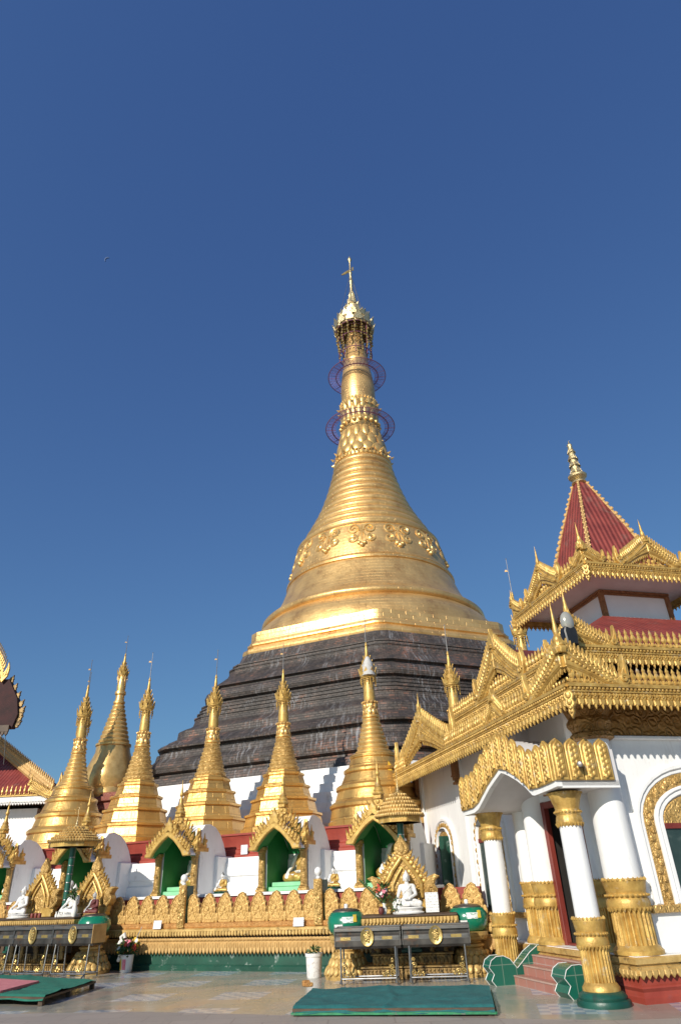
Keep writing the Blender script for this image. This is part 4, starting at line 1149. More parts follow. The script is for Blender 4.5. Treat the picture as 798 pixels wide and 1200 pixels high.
def stepped_base(t, w, d):
    for k, (ww, z0, z1) in enumerate(((w, 0, .22), (w * .80, .22, .42))):
        mb = MB().cbox(-ww / 2, ww / 2, -d / 2 + .08 * k, d / 2, z0, z1 - .035, .012).cbox(-ww / 2 - .03, ww / 2 + .03, -d / 2 + .08 * k - .03, d / 2, z1 - .035, z1, .01)
        n = int(ww / .075)
        for q in range(n):
            x = -ww / 2 + ww * (q + .5) / n
            mb.sphere((x, -d / 2 + .08 * k - .005, z0 + .07), (.034, .03, .06), 7, 5)
            mb.sphere((x, -d / 2 + .08 * k - .015, z0 + .155), (.022, .02, .022), 6, 4)
        mb.build('lotus_step', 'dirty_shaded_gold', t)
    for sx in (-1, 1):
        mb = MB()
        for cx in (w * .20, w * .34):
            pts = spiral(sx * cx, .60, .13, 1.8, -PI / 2, sx)
            mb.tube([(x, -d / 2 + .22, z) for x, z in pts], .032, 8)
            mb.tube([(sx * cx, -d / 2 + .22, .43), (sx * (cx + .04), -d / 2 + .2, .72), (sx * (cx + .10), -d / 2 + .22, .80)], [.05, .035, .02], 8)
        mb.build('scroll_bracket', 'dirty_shaded_gold', t)
    MB().cbox(-.16, .16, -d / 2 + .15, .1, .42, .84, .01).cbox(-.2, .2, -d / 2 + .12, .1, .42, .48, .01).build('column', 'green_dark', t)

AR = R(-8)
AO = Vector((0.99, 15.78, 0))
AX = Vector((math.cos(AR), math.sin(AR), 0)); AY = Vector((-math.sin(AR), math.cos(AR), 0))
def AP(x, y, z=0.0): return AO + AX * x + AY * y + Vector((0, 0, z))
al = altar('central altar table with gilt leaf fringe above gold lotus steps', AP(.10, .02), AR, 1.92, .78, 1.07)
stepped_base(al, 1.95, .9)
backdrop('carved gold backdrop with pointed bud on the central altar', AP(.0, .16, 1.07), AR, 1.36, 1.22, True, True)
statue('white marble seated statue with a sash on the central altar', AP(.08, -.12, 1.07), AR, .68, 'marble', None, ('marble', .12))
pl = MB().cbox(-.135, .135, -.012, .012, 0, .36, .006).build('stone_plaque', 'plaque', None, AP(.57, -.12, 1.075), (R(-10), 0, AR))
tag(pl, 'square white plaque with lines of writing, leaning on the central altar', 'plaque')

def flower_heads(mb, c, n, rad, hgt, size, rnd):
    for _ in range(n):
        a2 = rnd.uniform(0, 2 * PI); r = rad * math.sqrt(rnd.random())
        p = (c[0] + r * math.cos(a2), c[1] + r * math.sin(a2), c[2] + rnd.uniform(0, hgt))
        for k in range(5):
            b2 = 2 * PI * k / 5
            mb.sphere((p[0] + size * .6 * math.cos(b2), p[1] + size * .3 * math.sin(b2), p[2] + size * .6 * math.sin(b2)), (size * .55, size * .4, size * .55), 5, 4)
        mb.sphere(p, size * .45, 5, 4)
def leaves(mb, c, n, rad, hgt, L, rnd):
    for _ in range(n):
        a2 = rnd.uniform(0, 2 * PI); r = rad * rnd.random()
        p = Vector((c[0] + r * math.cos(a2) * .6, c[1] + r * math.sin(a2) * .6, c[2] + rnd.uniform(-.3, .7) * hgt))
        T = Matrix.Translation(p) @ Matrix.Rotation(a2, 4, 'Z') @ Matrix.Rotation(rnd.uniform(-1.2, .5), 4, 'Y')
        l = L * rnd.uniform(.6, 1.2); w = l * .16
        mb.add([(0, 0, 0), (l * .35, w, .01), (l * .7, w * .8, -.01), (l, 0, -.05 * l), (l * .7, -w * .8, -.01), (l * .35, -w, .01), (l * .5, 0, .02)], [(0, 6, 1), (1, 6, 2), (2, 6, 3), (3, 6, 4), (4, 6, 5), (5, 6, 0)], T)
def bouquet(label, loc, vase_mat, vh, vr, cols, seed, sc=1.0, sway=(0, 0), cat='flowers', name='flower_vase'):
    rnd = random.Random(seed)
    t = thing(name, label, cat, loc)
    if vase_mat:
        MB().lathe([(vr * .7, 0), (vr, vh * .2), (vr * 1.05, vh * .45), (vr * .6, vh * .75), (vr * .62, vh * .8), (vr * .85, vh), (vr * .7, vh), (vr * .5, vh * .82)], 18).build('vase', vase_mat, t)
    c = (sway[0], sway[1], vh + .10 * sc)
    st = MB()
    for _ in range(12):
        a2 = rnd.uniform(0, 2 * PI)
        st.tube([(0, 0, vh * .8), (c[0] * .5 + .03 * math.cos(a2), c[1] * .5, vh + .05 * sc), (c[0] + .10 * sc * math.cos(a2), c[1] + .08 * sc * math.sin(a2), vh + .2 * sc)], .005, 4)
    leaves(st, c, 46, .12 * sc, .22 * sc, .14 * sc, rnd)
    st.build('foliage', 'leaf', t)
    for m_, n in cols:
        fl = MB(); flower_heads(fl, (c[0], c[1], c[2]), n, .11 * sc, .18 * sc, .035 * sc, rnd)
        fl.build('blossom', m_, t)
    return t
bouquet('vase of red and white flowers on the central altar, left of its statue', AP(-.40, -.2, 1.075), 'flower_white', .2, .05, [('flower_red', 6), ('pink', 4), ('flower_white', 4)], 4, 1.15, (-.02, 0))
bouquet('trailing bunch of white flower buds lying before the white statue', AP(-.13, -.27, 1.075), None, .02, .04, [('flower_white', 26)], 9, .8, (0, 0), name='flower_bunch')
tag(MB().lathe([(.03, 0), (.055, .03), (.06, .08), (.04, .12), (.05, .14), (.04, .14)], 16).build('flower_pot', 'maroon', None, AP(-.46, -.31, 1.075)), 'small dark red pot in front of the flower vase on the central altar', 'pot')
gl = thing('palm_frond', 'long pale green leaf spray leaning against the gold backdrop', 'frond', AP(-.42, -.02, 1.25), AR)
mb = MB()
rnd = random.Random(5)
for k in range(16):
    a2 = PI * .62 + .03 * k
    for q in (-1, 1):
        mb.tube([(-.05 * k * .6, -.05, .028 * k), (-.05 * k * .6 + q * .05, -.07, .028 * k + .03)], .007, 4)
mb.tube([(0, -.05, 0), (-.25, -.06, .25), (-.5, -.05, .48)], .009, 5)
mb.build('frond', 'leaf', gl)

# lotus pedestals with green alms bowls
def bowl(label, lab2, loc, rz, sc=1.0, stickers=True, bs=None):
    t = thing('lotus_pedestal', lab2, 'pedestal', loc, rz, 'gilded pedestals under the green bowls')
    mb = MB().lathe([(.46, 0), (.47, .05), (.44, .09), (.42, .12), (.36, .25), (.30, .36), (.24, .42), (.22, .46), (.26, .48), (.26, .52), (.20, .54), (.20, .56), (.28, .60), (.36, .66), (.37, .72), (.30, .73)], 36)
    for rr, zz, n, hh in ((.44, .14, 22, .09), (.36, .27, 18, .09), (.30, .38, 16, .06), (.31, .64, 20, .07)):
        petals(mb, n, rr, zz, .065, hh, .035, -.45 if zz < .5 else .4, 0)
    mb.build('lotus_base', 'dirty_shaded_gold' if False else 'gold_dull', t)
    t.scale = (sc,) * 3
    b = thing('alms_bowl', label, 'bowl', (loc[0], loc[1], .72 * sc), rz, 'green alms bowls')
    MB().lathe([(.20, 0), (.28, .03), (.335, .12), (.345, .20), (.33, .28), (.28, .35), (.25, .365), (.235, .36)], 40, cap=True).build('bowl', 'jade', b, smooth=60)
    lid = MB().lathe([(.25, .362), (.25, .375), (.20, .40), (.08, .415), (.05, .42)], 32).build('lid', 'steel', b)
    MB().lathe([(.035, .415), (.035, .47), (.03, .48), (0, .485)], 12).build('knob', 'plastic_white', lid)
    if stickers:
        for a0, z0, w, h, m_ in ((-1.35, .20, .20, .09, 'sticker'), (-.98, .21, .07, .11, 'yellow'), (-1.86, .05, .16, .13, 'plaque')):
            pts = []
            for i in range(7):
                aa = a0 + (i / 6 - .5) * w / .34
                for zz in (z0, z0 + h):
                    rr = .351 - .0 + (-.25 * max(0, zz - .22) ** 1.4 if zz > .22 else -.10 * (.2 - zz) ** 1.0 * .9)
                    pts.append((rr * math.cos(aa), rr * math.sin(aa), zz))
            vs = pts; fs = [(2 * i, 2 * i + 2, 2 * i + 3, 2 * i + 1) for i in range(6)]
            MB().add(vs, fs).build('sticker', m_, b)
    b.scale = ((bs or sc * 1.1),) * 3
bowl('green enamelled alms bowl with steel lid and stickers, left of the central altar', 'gilded lotus pedestal left of the central altar steps', AP(-1.24, .10), AR, 1.0, True, 1.16)
bowl('green enamelled alms bowl with steel lid, between the central altar and the porch steps', 'gilded lotus pedestal right of the central altar steps', AP(1.26, .10), AR, 1.0, True, 1.16)
bowl('green alms bowl at the right end of the left altar, beside the flower bucket', 'gilded lotus pedestal beside the flower bucket', LP(-4.0, -.62), ROW_ROT, 1.06, False)

# steel candle troughs
def trough(label, loc, rz, w=1.26):
    t = thing('candle_trough', label, 'trough', loc, rz, 'steel candle troughs in front of the altars')
    hw = w / 2
    sec = [(-.16, .52), (-.185, .56), (-.185, .72), (-.17, .74), (-.17, .78), (-.20, .80), (-.20, .835), (.20, .835), (.20, .80), (.17, .76), (.16, .52)]
    MB().rings([[(x, y, z) for y, z in sec] for x in (-hw + .01, hw - .01)]).build('tank', 'steel_dark', t, smooth=20)
    MB().cbox(-hw, hw, -.215, -.17, .785, .85, .006).cbox(-hw, hw, .17, .21, .78, .86, .006).cbox(-hw, -hw + .02, -.2, .2, .56, .85, .004).cbox(hw - .02, hw, -.2, .2, .56, .85, .004).build('rim', 'steel', t)
    MB().box(-hw + .03, hw - .03, -.192, -.183, .645, .71).build('front_band', 'steel', t)
    m = MB().lathe([(.10, 0), (.125, 0), (.13, .012), (.12, .022), (.105, .02), (.095, .014), (.0, .02)], 30, TR(x=.0, y=-.20, z=.70, rx=PI / 2) @ Matrix.Scale(1.15, 4, (0, 1, 0)))
    rr = random.Random(2)
    for k in range(12):
        m.sphere((.055 * math.cos(k * 2.4) * (k / 12 + .2), -.222, .70 + .065 * math.sin(k * 2.4) * (k / 12 + .2)), (.025, .012, .03), 6, 4)
    m.build('medallion', 'bronze', t)
    for x in (-.42, .38): MB().cbox(x - .10, x + .10, -.198, -.190, .655, .705, .002).build('brass_plate', 'bronze', t)
    for x in (-hw + .12, hw - .12):
        lg = MB().tube([(x, -.16, .58), (x, -.20, .10), (x, -.20, .02)], .017, 8).tube([(x, .16, .58), (x, .20, .02)], .017, 8)
        lg.tube([(x - .03, -.20, .015), (x, -.20, .09), (x + .03, -.34, .015)], .014, 6).tube([(x, -.2, .08), (x, .2, .08)], .013, 6)
        lg.build('leg', 'tube', t)
    MB().tube([(-hw + .12, -.20, .085), (hw - .12, -.20, .085)], .014, 8).tube([(-hw + .12, .20, .085), (hw - .12, .20, .085)], .014, 8).build('stretcher', 'tube', t)
    for sx in (-1, 1):
        br = MB()
        for k, (x, z, r) in enumerate(((.07, .14, .055), (.16, .13, .045), (.08, .24, .045), (.07, .33, .03), (.24, .12, .03))):
            pts = spiral(sx * (hw - .12 - x), z + .02, r, 1.4, k * 1.3, sx)
            br.tube([(px, -.20, pz) for px, pz in pts], .012, 6)
        br.build('filigree_corner', 'bronze', t)
    return t
tr = trough('left of the two candle troughs before the central altar', AP(-.68, -.82), AR, 1.28)
tr.scale = (1, 1, 1.06)
dup(tr, loc=AP(.62, -.80), label='right of the two candle troughs before the central altar')
for s, lab in ((-3.60, 'rightmost candle trough before the left altar, its tin end panel facing the flower bucket'), (-4.86, 'candle trough in the middle of the line before the left altar'), (-6.12, 'candle trough cut by the left edge of the photo')):
    q = dup(tr, loc=LP(s, -1.5), rotz=ROW_ROT, label=lab, scale=(.98, 1, 1.22))
    if s == -3.60:
        MB().cbox(.63, .645, -.24, .2, .56, .86, .003).build('end_panel', 'pale_gold', q)

# left altar
la = altar('long left altar table with gilt leaf fringe carrying two gold backdrops and white statues', LP(-6.62, -.45), ROW_ROT, 4.3, .8, 1.19)
stepped_base(la, 4.2, .9)
pn = MB()
for k in range(5):
    x = -1.75 + .85 * k
    pn.prism([(x - .32, .30), (x - .30, .85), (x - .15, .98), (x, .90), (x + .15, .98), (x + .30, .85), (x + .32, .30), (x + .2, .30), (x + .18, .70), (x, .80), (x - .18, .70), (x - .2, .30)], -.42, -.36, bev=.015)
pn.build('carved_arch', 'dirty_shaded_gold', la)
backdrop('carved gold backdrop with pointed bud, left one on the left altar', LP(-6.28, -.30, 1.19), ROW_ROT, 1.28, 1.16, True, True)
backdrop('carved gold backdrop with pointed bud, on the left altar beside the green canopy pole', LP(-4.48, -.26, 1.19), ROW_ROT, 1.24, 1.16, True, True)
statue('white seated statue at the left end of the left altar', LP(-6.60, -.62, 1.19), ROW_ROT, .68, 'marble', None, ('marble', .09))
statue('white seated statue on the left altar behind a thin vase', LP(-4.83, -.60, 1.19), ROW_ROT, .68, 'marble', None, ('marble', .07))
bouquet('slender white vase with green stems before a statue on the left altar', LP(-4.56, -.78, 1.19), 'flower_white', .36, .065, [('leaf', 3)], 6, .9, (-.10, .0))
statue('small brownish seated figure among trinkets at the right end of the left altar', LP(-4.12, -.60, 1.19), ROW_ROT, .50, 'cloth_white', 'maroon', ('pale_gold', .06))
jr = MB().lathe([(.03, 0), (.032, .05), (.02, .08), (.018, .10), (.026, .12)], 12)
j0 = tag(jr.build('offering_jar', 'flower_white', None, LP(-5.13, -.80, 1.19)), 'small white jar in the row before a white statue on the left altar', 'jar', 'white jars on the left altar')
for k in range(1, 4): dup(j0, loc=LP(-5.13 + .085 * k, -.80, 1.19))
for k in range(3):
    c = tag(MB().lathe([(.04, 0), (.045, .09), (.04, .10), (.035, .09)], 12).build('red_cup', 'wood_red', None, LP(-5.98 + .13 * k, -.78, 1.19)), 'red cup in the line of three between the two white statues', 'cup', 'red cups on the left altar')

# tiled canopies on green poles
def canopy(label, loc, rz, r, z, h):
    t = thing('pole_canopy', label, 'canopy', loc, rz, 'gilded canopies on green poles')
    n = 8
    MB().lathe([(r, z), (r, z + .13), (r * .97, z + .135), (r * .9, z + .135), (r * .9, z)], n, rot=PI / 8).build('fascia', 'gold_orn', t, smooth=10)
    rf = MB()
    for k in range(6):
        q0, q1 = k / 6, (k + 1) / 6
        r0 = r * 1.02 * (1 - q0) ** .8 + .05; r1 = r * 1.02 * (1 - q1) ** .8 + .05
        z0, z1 = z + .13 + h * q0, z + .13 + h * q1
        rf.lathe([(r0 + .015, z0), (r0 + .02, z0 + .02), (r1, z1)], n, rot=PI / 8)
        for i in range(n):
            a0, a1 = PI / 8 + 2 * PI * i / n, PI / 8 + 2 * PI * (i + 1) / n
            m_ = max(2, int(7 * (1 - q0)) + 1)
            for j in range(m_):
                f = (j + .5) / m_
                x = (r0 + .02) * (math.cos(a0) * (1 - f) + math.cos(a1) * f); y = (r0 + .02) * (math.sin(a0) * (1 - f) + math.sin(a1) * f)
                rf.sphere((x, y, z0 + .02), (.030, .030, .035), 5, 4)
    rf.build('tiled_roof', 'gold_dull', t, smooth=15)
    sp = MB(); spire(sp, 0, 0, z + .12 + h, .34, .05)
    sp.tube([(0, 0, z + h + .4), (0, 0, z + h + .62)], .006, 5)
    sp.build('finial', 'silver_gold', t)
    MB().lathe([(r * .88, z + .05), (r * .3, z + .02), (.05, z - .02)], n, rot=PI / 8).build('underside', 'dark_wood', t)
    MB().lathe([(.075, 0), (.075, z + .05)], 14).build('pole', 'pole_green', t)
    tp = MB()
    for k in range(int(z / .2)): tp.lathe([(.077, .15 + k * .2), (.079, .155 + k * .2), (.079, .165 + k * .2), (.077, .17 + k * .2)], 14, cap=False)
    tp.build('pole_tie', 'tube', t)
    return t
canopy('gilded tiled canopy on a green pole behind the central altar', AP(-.02, .62), AR, .50, 2.80, .52)
canopy('gilded tiled canopy on a green pole rising between the two left gold backdrops', LP(-5.36, -.33), ROW_ROT, .64, 2.80, .40)

# carpets / low platforms
def platform(label, corners, ht, mats, name, cat, strip=None):
    t = thing(name, label, cat, (0, 0, 0))
    cs = [Vector((x, y, 0)) for x, y in corners]           # front-left, front-right, back-right, back-left
    c = sum(cs, Vector()) / 4
    def inset(k): return [c + (p - c) * k for p in cs]
    def slab(ps, z0, z1):
        return MB().rings([[(p.x, p.y, z0) for p in ps], [(p.x, p.y, z1) for p in ps]])
    slab(inset(1.0), ht - .045, ht - .012).build('board', 'dark_wood', t)
    for i in range(4):
        for f in (.0, .5):
            p = inset(.96)[i].lerp(inset(.96)[(i + 1) % 4], f)
            MB().cbox(p.x - .04, p.x + .04, p.y - .04, p.y + .04, 0, ht - .044, .005).build('foot', 'dark_wood', t)
    # cloth: a grid with slight waves
    ps = inset(1.0)
    nx, ny = 64, 36
    rnd = random.Random(3)
    vs = []
    for j in range(ny + 1):
        for i in range(nx + 1):
            u, v = i / nx, j / ny
            p = ps[0].lerp(ps[1], u).lerp(ps[3].lerp(ps[2], u), v)
            z = ht + .012 + .013 * math.sin(u * 9 + v * 4) * math.sin(v * 7 + u * 3) + .007 * math.sin(u * 31 + 5 * v) * math.sin(v * 17 + 3 * u) + rnd.uniform(-.004, .004) + .02 * math.exp(-((u - .47 - .03 * math.sin(v * 5)) / .012) ** 2) + .014 * math.exp(-((v - .55 + .25 * u) / .02) ** 2)
            k = 1.0
            if j == 0: p = p + (p - ps[3].lerp(ps[2], u)).normalized() * (.015 + .02 * math.sin(u * 17) ** 2); z = ht - .05 - .022 * math.sin(u * 11 + 1) ** 2
            vs.append((p.x, p.y, z))
    fs = [(j * (nx + 1) + i, j * (nx + 1) + i + 1, (j + 1) * (nx + 1) + i + 1, (j + 1) * (nx + 1) + i) for j in range(ny) for i in range(nx)]
    MB().add(vs, fs).build('cloth', mats[0], t, smooth=60)
    if strip:
        s = MB()
        a0, b0 = inset(1.012)[0], inset(1.012)[1]; cc = inset(1.012)[2]
        for p, q in ((a0, b0), (b0, cc)):
            d = (q - p).normalized(); nn = Vector((d.y, -d.x, 0))
            T = frame((p.x, p.y, 0), d, nn)
            s.cbox(0, (q - p).length, -.012, .0, ht - .085, ht - .052, .004, T)
        s.build('printed_strip', strip, t)
    if len(mats) > 1:
        ps2 = [c + Vector((-.5, -.1, 0)) + (p - c) * .66 for p in cs]
        MB().rings([[(p.x, p.y, ht + .004) for p in ps2], [(p.x, p.y, ht + .048) for p in ps2]]).build('pink_centre', mats[1], t)
    return t
platform('low platform covered with a teal cloth, before the central altar', [(-.98, 11.62), (1.80, 11.02), (2.10, 13.12), (-.80, 13.62)], .105, ['cloth_green'], 'prayer_platform', 'platform', 'strip_green')
platform('low platform with green matting and a pink middle, before the left altar', [(-8.6, 15.0), (-5.42, 13.75), (-5.28, 15.95), (-8.6, 18.2)], .14, ['mat_green', 'mat_pink'], 'prayer_platform', 'platform')
tag(MB().cbox(-.06, .06, -.05, .05, 0, .09, .012).cbox(-.03, .09, -.12, -.04, .0, .06, .01).build('brick_piece', 'orange', None, (-.92, 13.72, .13), (0, 0, .4)), 'small orange-red brick lying at the back corner of the teal platform', 'brick')

# buckets
bk = thing('flower_bucket', 'white plastic paint bucket full of flowers beside the left green bowl', 'bucket', (-5.62, 19.05, 0), ROW_ROT)
MB().lathe([(.13, 0), (.135, .01), (.155, .33), (.165, .335), (.165, .355), (.15, .36), (.14, .33)], 24).build('bucket', 'plastic_white', bk)
pts = []
for i in range(9):
    aa = -PI * .80 + i / 8 * 1.5
    for zz in (.06, .27): pts.append((.139 + (zz) * .06, aa, zz))
MB().add([(r * 1.02 * math.cos(t), r * 1.02 * math.sin(t), z) for r, t, z in pts], [(2 * i, 2 * i + 2, 2 * i + 3, 2 * i + 1) for i in range(4)]).build('printed_label', 'yellow', bk)
MB().add([(r * 1.02 * math.cos(t), r * 1.02 * math.sin(t), z) for r, t, z in pts], [(2 * i, 2 * i + 2, 2 * i + 3, 2 * i + 1) for i in range(5, 8)]).build('printed_label', 'pink', bk)
rnd = random.Random(11)
fo = MB(); leaves(fo, (0, 0, .42), 150, .26, .22, .20, rnd); fo.build('foliage', 'leaf', bk)
for m_, n in (('flower_yellow', 12), ('flower_red', 6), ('flower_white', 8), ('pink', 4)):
    fl = MB(); flower_heads(fl, (.02, 0, .42), n, .24, .26, .045, rnd); fl.build('blossom', m_, bk)
hang = MB()
for k in range(14): hang.sphere((-.20 - .05 * rnd.random(), -.08 + .1 * rnd.random(), .25 + .03 * k), (.05, .04, .045), 6, 5)
hang.tube([(-.16, -.05, .62), (-.2, -.06, .72), (-.10, -.06, .78), (-.08, -.06, .70)], .045, 8)
hang.build('white_garland', 'flower_white', bk)
MB().tube([(.05, 0, .45), (.25, .02, .75), (.34, .03, .92)], .008, 5).build('incense_stick', 'cloth_white', bk)
pt = thing('white_pot', 'white stained plastic pot with a small plant, left of the central altar', 'pot', (-.93, 16.35, 0))
MB().lathe([(.14, 0), (.15, .02), (.165, .36), (.18, .365), (.185, .42), (.165, .42), (.16, .38)], 24).build('pot', 'marble', pt)
fo = MB(); leaves(fo, (0, 0, .42), 40, .14, .10, .12, rnd); fo.build('foliage', 'leaf', pt)

# moon: far-off flat plate cut to the lit crescent, tilted towards the sun
ms = MB()
oc = [(15 * math.cos(t), 15 * math.sin(t)) for t in [R(40 + 8 * k) for k in range(24)]]
ic = [(4 + 14 * math.cos(t), -4 + 14 * math.sin(t)) for t in [R(52 + 7 * k) for k in range(24)]]
ms.prism(oc + ic[::-1], -3, 3)
tag(ms.build('moon', 'moon', None, (-1205.9, 2355.3, 2999.7), (R(12.5), 0, R(-6.8))), 'faint daytime moon, small pale speck high in the blue sky at left', 'moon')

# ------------------------------------------------------------------ the white pavilion at right
pav = thing('prayer_pavilion', 'white pavilion with gilded eaves, columned porch and red spired tower roof, at the right', 'pavilion', tuple(PAV_O), PAV_ROT)
def PV(x, y, z=0.0):
    c, s = math.cos(PAV_ROT), math.sin(PAV_ROT)
    return (PAV_O.x + c * x - s * y, PAV_O.y + s * x + c * y, z)
LFT = lambda x, y0, z: frame((x, y0, z), (0, -1, 0), (-1, 0, 0))       # strip on the left front, running towards the corner
RGT = lambda y, x0, z: frame((x0, y, z), (1, 0, 0), (0, -1, 0))

def fascia(mb, L, T, w=.128):
    """gilded eave board: pendants, flowers, bead and two mouldings; local x 0..L, z 0..0.40"""
    mb.box(0, L, .0, .05, .13, .38, T)
    mb.box(0, L, -.045, .02, .355, .405, T)
    mb.box(0, L, -.025, .02, .27, .30, T)
    n = int(L / w); w = L / n
    for k in range(n):
        x = (k + .5) * w
        mb.prism([(x - w * .47, .16), (x - w * .40, .07), (x - w * .18, .065), (x, 0), (x + w * .18, .065), (x + w * .40, .07), (x + w * .47, .16), (x, .20)], -.03, .01, T, bev=.018)
        # flower: four petals and a heart
        for a2 in range(4):
            b2 = PI / 4 + a2 * PI / 2
            mb.sphere((x + .036 * math.cos(b2), -.025, .205 + .036 * math.sin(b2)), (.028, .022, .028), 5, 4, T)
        mb.sphere((x, -.04, .205), .020, 5, 4, T)
        mb.prism([(x - w * .5 - .028, .25), (x - w * .5, .18), (x - w * .5 + .028, .25)], -.025, 0, T, bev=.01)
    m = int(L / .075)
    for k in range(m): mb.sphere((L * (k + .5) / m, -.035, .325), (.028, .022, .024), 6, 4, T)
def crest(mb, L, T, w=.135, h=.33):
    """row of bud finials on a rail; local x 0..L, z 0.40 upwards"""
    mb.box(0, L, -.03, .03, .405, .45, T)
    n = int(L / w); w = L / n
    for k in range(n):
        x = (k + .5) * w
        hh = h * (1.0 + .05 * math.sin(k * 1.7))
        mb.lathe([(.050, 0), (.055, .02), (.030, .05), (.026, .07), (.052, .11), (.056, .14), (.034, .19), (.026, .21), (.034, .24), (.018, .28), (0, 1.0 * .33)], 6, T @ TR(x=x, z=.445) @ Matrix.Scale(hh / .33, 4, (0, 0, 1)))
    for k in range(n + 1):
        mb.sphere((k * w, 0, .48), (.022, .022, .04), 5, 4, T)
def corner_drop(mb, x, y, z, rz):
    T = TR(x=x, y=y, z=z, rz=rz)
    mb.prism([(0, -.17), (.05, -.06), (.04, 0), (.085, .06), (.06, .13), (.09, .20), (.05, .27), (-.05, .27), (-.09, .20), (-.06, .13), (-.085, .06), (-.04, 0), (-.05, -.06)], -.04, .05, T, bev=.015)
    for zz, r in ((.20, .05), (.09, .045), (0, .03), (-.07, .022)): mb.sphere((0, -.05, zz), (r, .03, r * 1.1), 7, 5, T)
def gable(parent, T, W, H, half=None, spire_h=.75, name='gable_ornament', mat='gold_orn', bw=None, horn=.42, exp=1.3, hk=.5):
    """flame-edged gilded gable: two wings meeting under a spire, ends curling up to horns"""
    bw = max(bw or 0, H * .34)
    horn = max(horn, H * hk)
    def z_at(u): return H * (.82 * (1 - u) ** exp + .10 * (1 - u) + .08)
    sides = {None: (-1, 1), 'L': (-1,), 'R': (1,)}[half]
    mb = MB()
    for sx in sides:
        us = [i / 14 for i in range(15)]
        top = [(sx * W / 2 * u, z_at(u)) for u in us]
        low = [(sx * W / 2 * min(u, .97), (max(H * .50 * (1 - u / .82), 0.0) + (.05 * H * math.sin(PI * min(1, u / .82)))) - .04) for u in us]
        k = horn
        hornp = [(sx * (W / 2 + .10 * k), -.10 * k - bw * .3), (sx * (W / 2 + .42 * k), .10 * k), (sx * (W / 2 + .46 * k), .60 * k), (sx * (W / 2 + .34 * k), 1.05 * k), (sx * (W / 2 + .26 * k), .62 * k), (sx * (W / 2 + .12 * k), .34 * k)]
        mb.prism(top[:-1] + hornp[::-1] + low[::-1], -.045, .045, T, bev=.014)
        # raised moulding and curls along the wing
        mid = [(sx * W / 2 * u, -.05, z_at(u) - bw * .30) for u in us]
        mb.tube(mid, .022, 6, T)
        mid = [(x, -.045, z + .04) for x, z in low]
        mb.tube(mid, .016, 6, T)
        for i in range(1, 14):
            x, z = sx * W / 2 * us[i], (z_at(us[i]) + low[i][1]) * .5
            mb.sphere((x, -.05, z), (.035, .022, .03), 6, 4, T)
        flames(mb, top[1:], max(.12, W * .07), max(.16, H * .36), T, th=.03, upright=.8)
        mb.prism([(sx * (W / 2 + .30 * k), .30 * k), (sx * (W / 2 + .36 * k), .60 * k), (sx * (W / 2 + .33 * k), .85 * k), (sx * (W / 2 + .29 * k), .60 * k)], -.07, -.03, T, bev=.01)
        sp_ = [(sx * x, z) for x, z in spiral(W / 2 + .20 * k, .20 * k, .15 * k, 1.4, 0, 1)]
        mb.tube([(x, -.05, z) for x, z in sp_], .026 * max(.6, k * 2), 6, T)
        # little pendants under the wing
        for i in range(1, 14):
            x, z = low[i]
            mb.prism([(x - .045, z + .02), (x, z - .085), (x + .045, z + .02)], -.025, .025, T, bev=.008)
    mb.prism(flame_poly(max(.22, H * .30), max(.34, H * .55)), -.055, .05, T @ TR(z=H - .12), bev=.015)
    mb.lathe([(.10, 0), (.11, .05), (.06, .10), (.085, .16), (.08, .22), (.045, .28), (.055, .34), (.035, .46), (.02, .7), (0, 1.0)], 10, T @ TR(z=H - .06) @ Matrix.Scale(spire_h, 4, (0, 0, 1)))
    return mb.build(name, mat, parent)

# plinth and steps
MB().rings([[(0, 0, z) if i == 0 else p for i, p in enumerate([(o, o, z), (9 - 0, o, z), (9, 10.0, z), (o, 10.0, z)])] for o, z in ((-.03, 0), (-.03, .07), (0, .09), (.02, .14), (-.02, .18), (0, .20), (.06, .22), (.06, .34))]).build('plinth', 'red', pav, smooth=20)
tm = MB().rings([[(o, o, z), (9, o, z), (9, 10, z), (o, 10, z)] for o, z in ((.03, .33), (-.05, .36), (-.05, .43), (-.02, .445), (-.02, .46), (-.06, .47), (-.06, .535), (-.02, .55))])
fringe(tm, 0, 9.04, .40, .11, -.06, .10, .02, RGT(0, -.04, 0))
fringe(tm, 0, 10, .40, .11, -.06, .10, .02, LFT(0, 9.96, 0))
tm.build('plinth_trim', 'gold_dull', pav, smooth=25)
MB().box(.0, 9, .0, 10, .54, .558).build('plinth_top', 'white_wall', pav)
for k in range(4):
    st = MB().box(-.58 + .2 * k, .05, 1.25, 2.84, .14 * k, .14 * (k + 1) - (.004 if k == 3 else 0)).build('porch_step', 'step_tile', pav)
    MB().box(-.592 + .2 * k, -.55 + .2 * k, 1.255, 2.835, .14 * (k + 1) - .018, .14 * (k + 1) + .002).build('step_nosing', 'nosing', st)
for y0, y1, x0 in ((.86, 1.25, -.66), (2.84, 3.10, -.98)):
    chk = [(x0 + .04, 0), (x0 - .03, .08), (x0 + .03, .17), (x0 - .05, .27), (x0, .37), (x0 + .10, .425), (x0 + .24, .43), (x0 + .36, .38), (x0 + .43, .30), (x0 + .48, .24), (x0 + .60, .33), (x0 + .76, .46), (x0 + .92, .55), (.29, .58), (.29, 0)]
    ck = MB().prism(chk, y0, y1).build('step_cheek', 'cheek_tile', pav, smooth=30)
    cp = MB()
    for yy in (y0 - .004, y1 + .004): cp.tube([(x, yy, z) for x, z in chk[:-2]], .006, 6)
    cp.build('white_edge', 'plastic_white', ck)

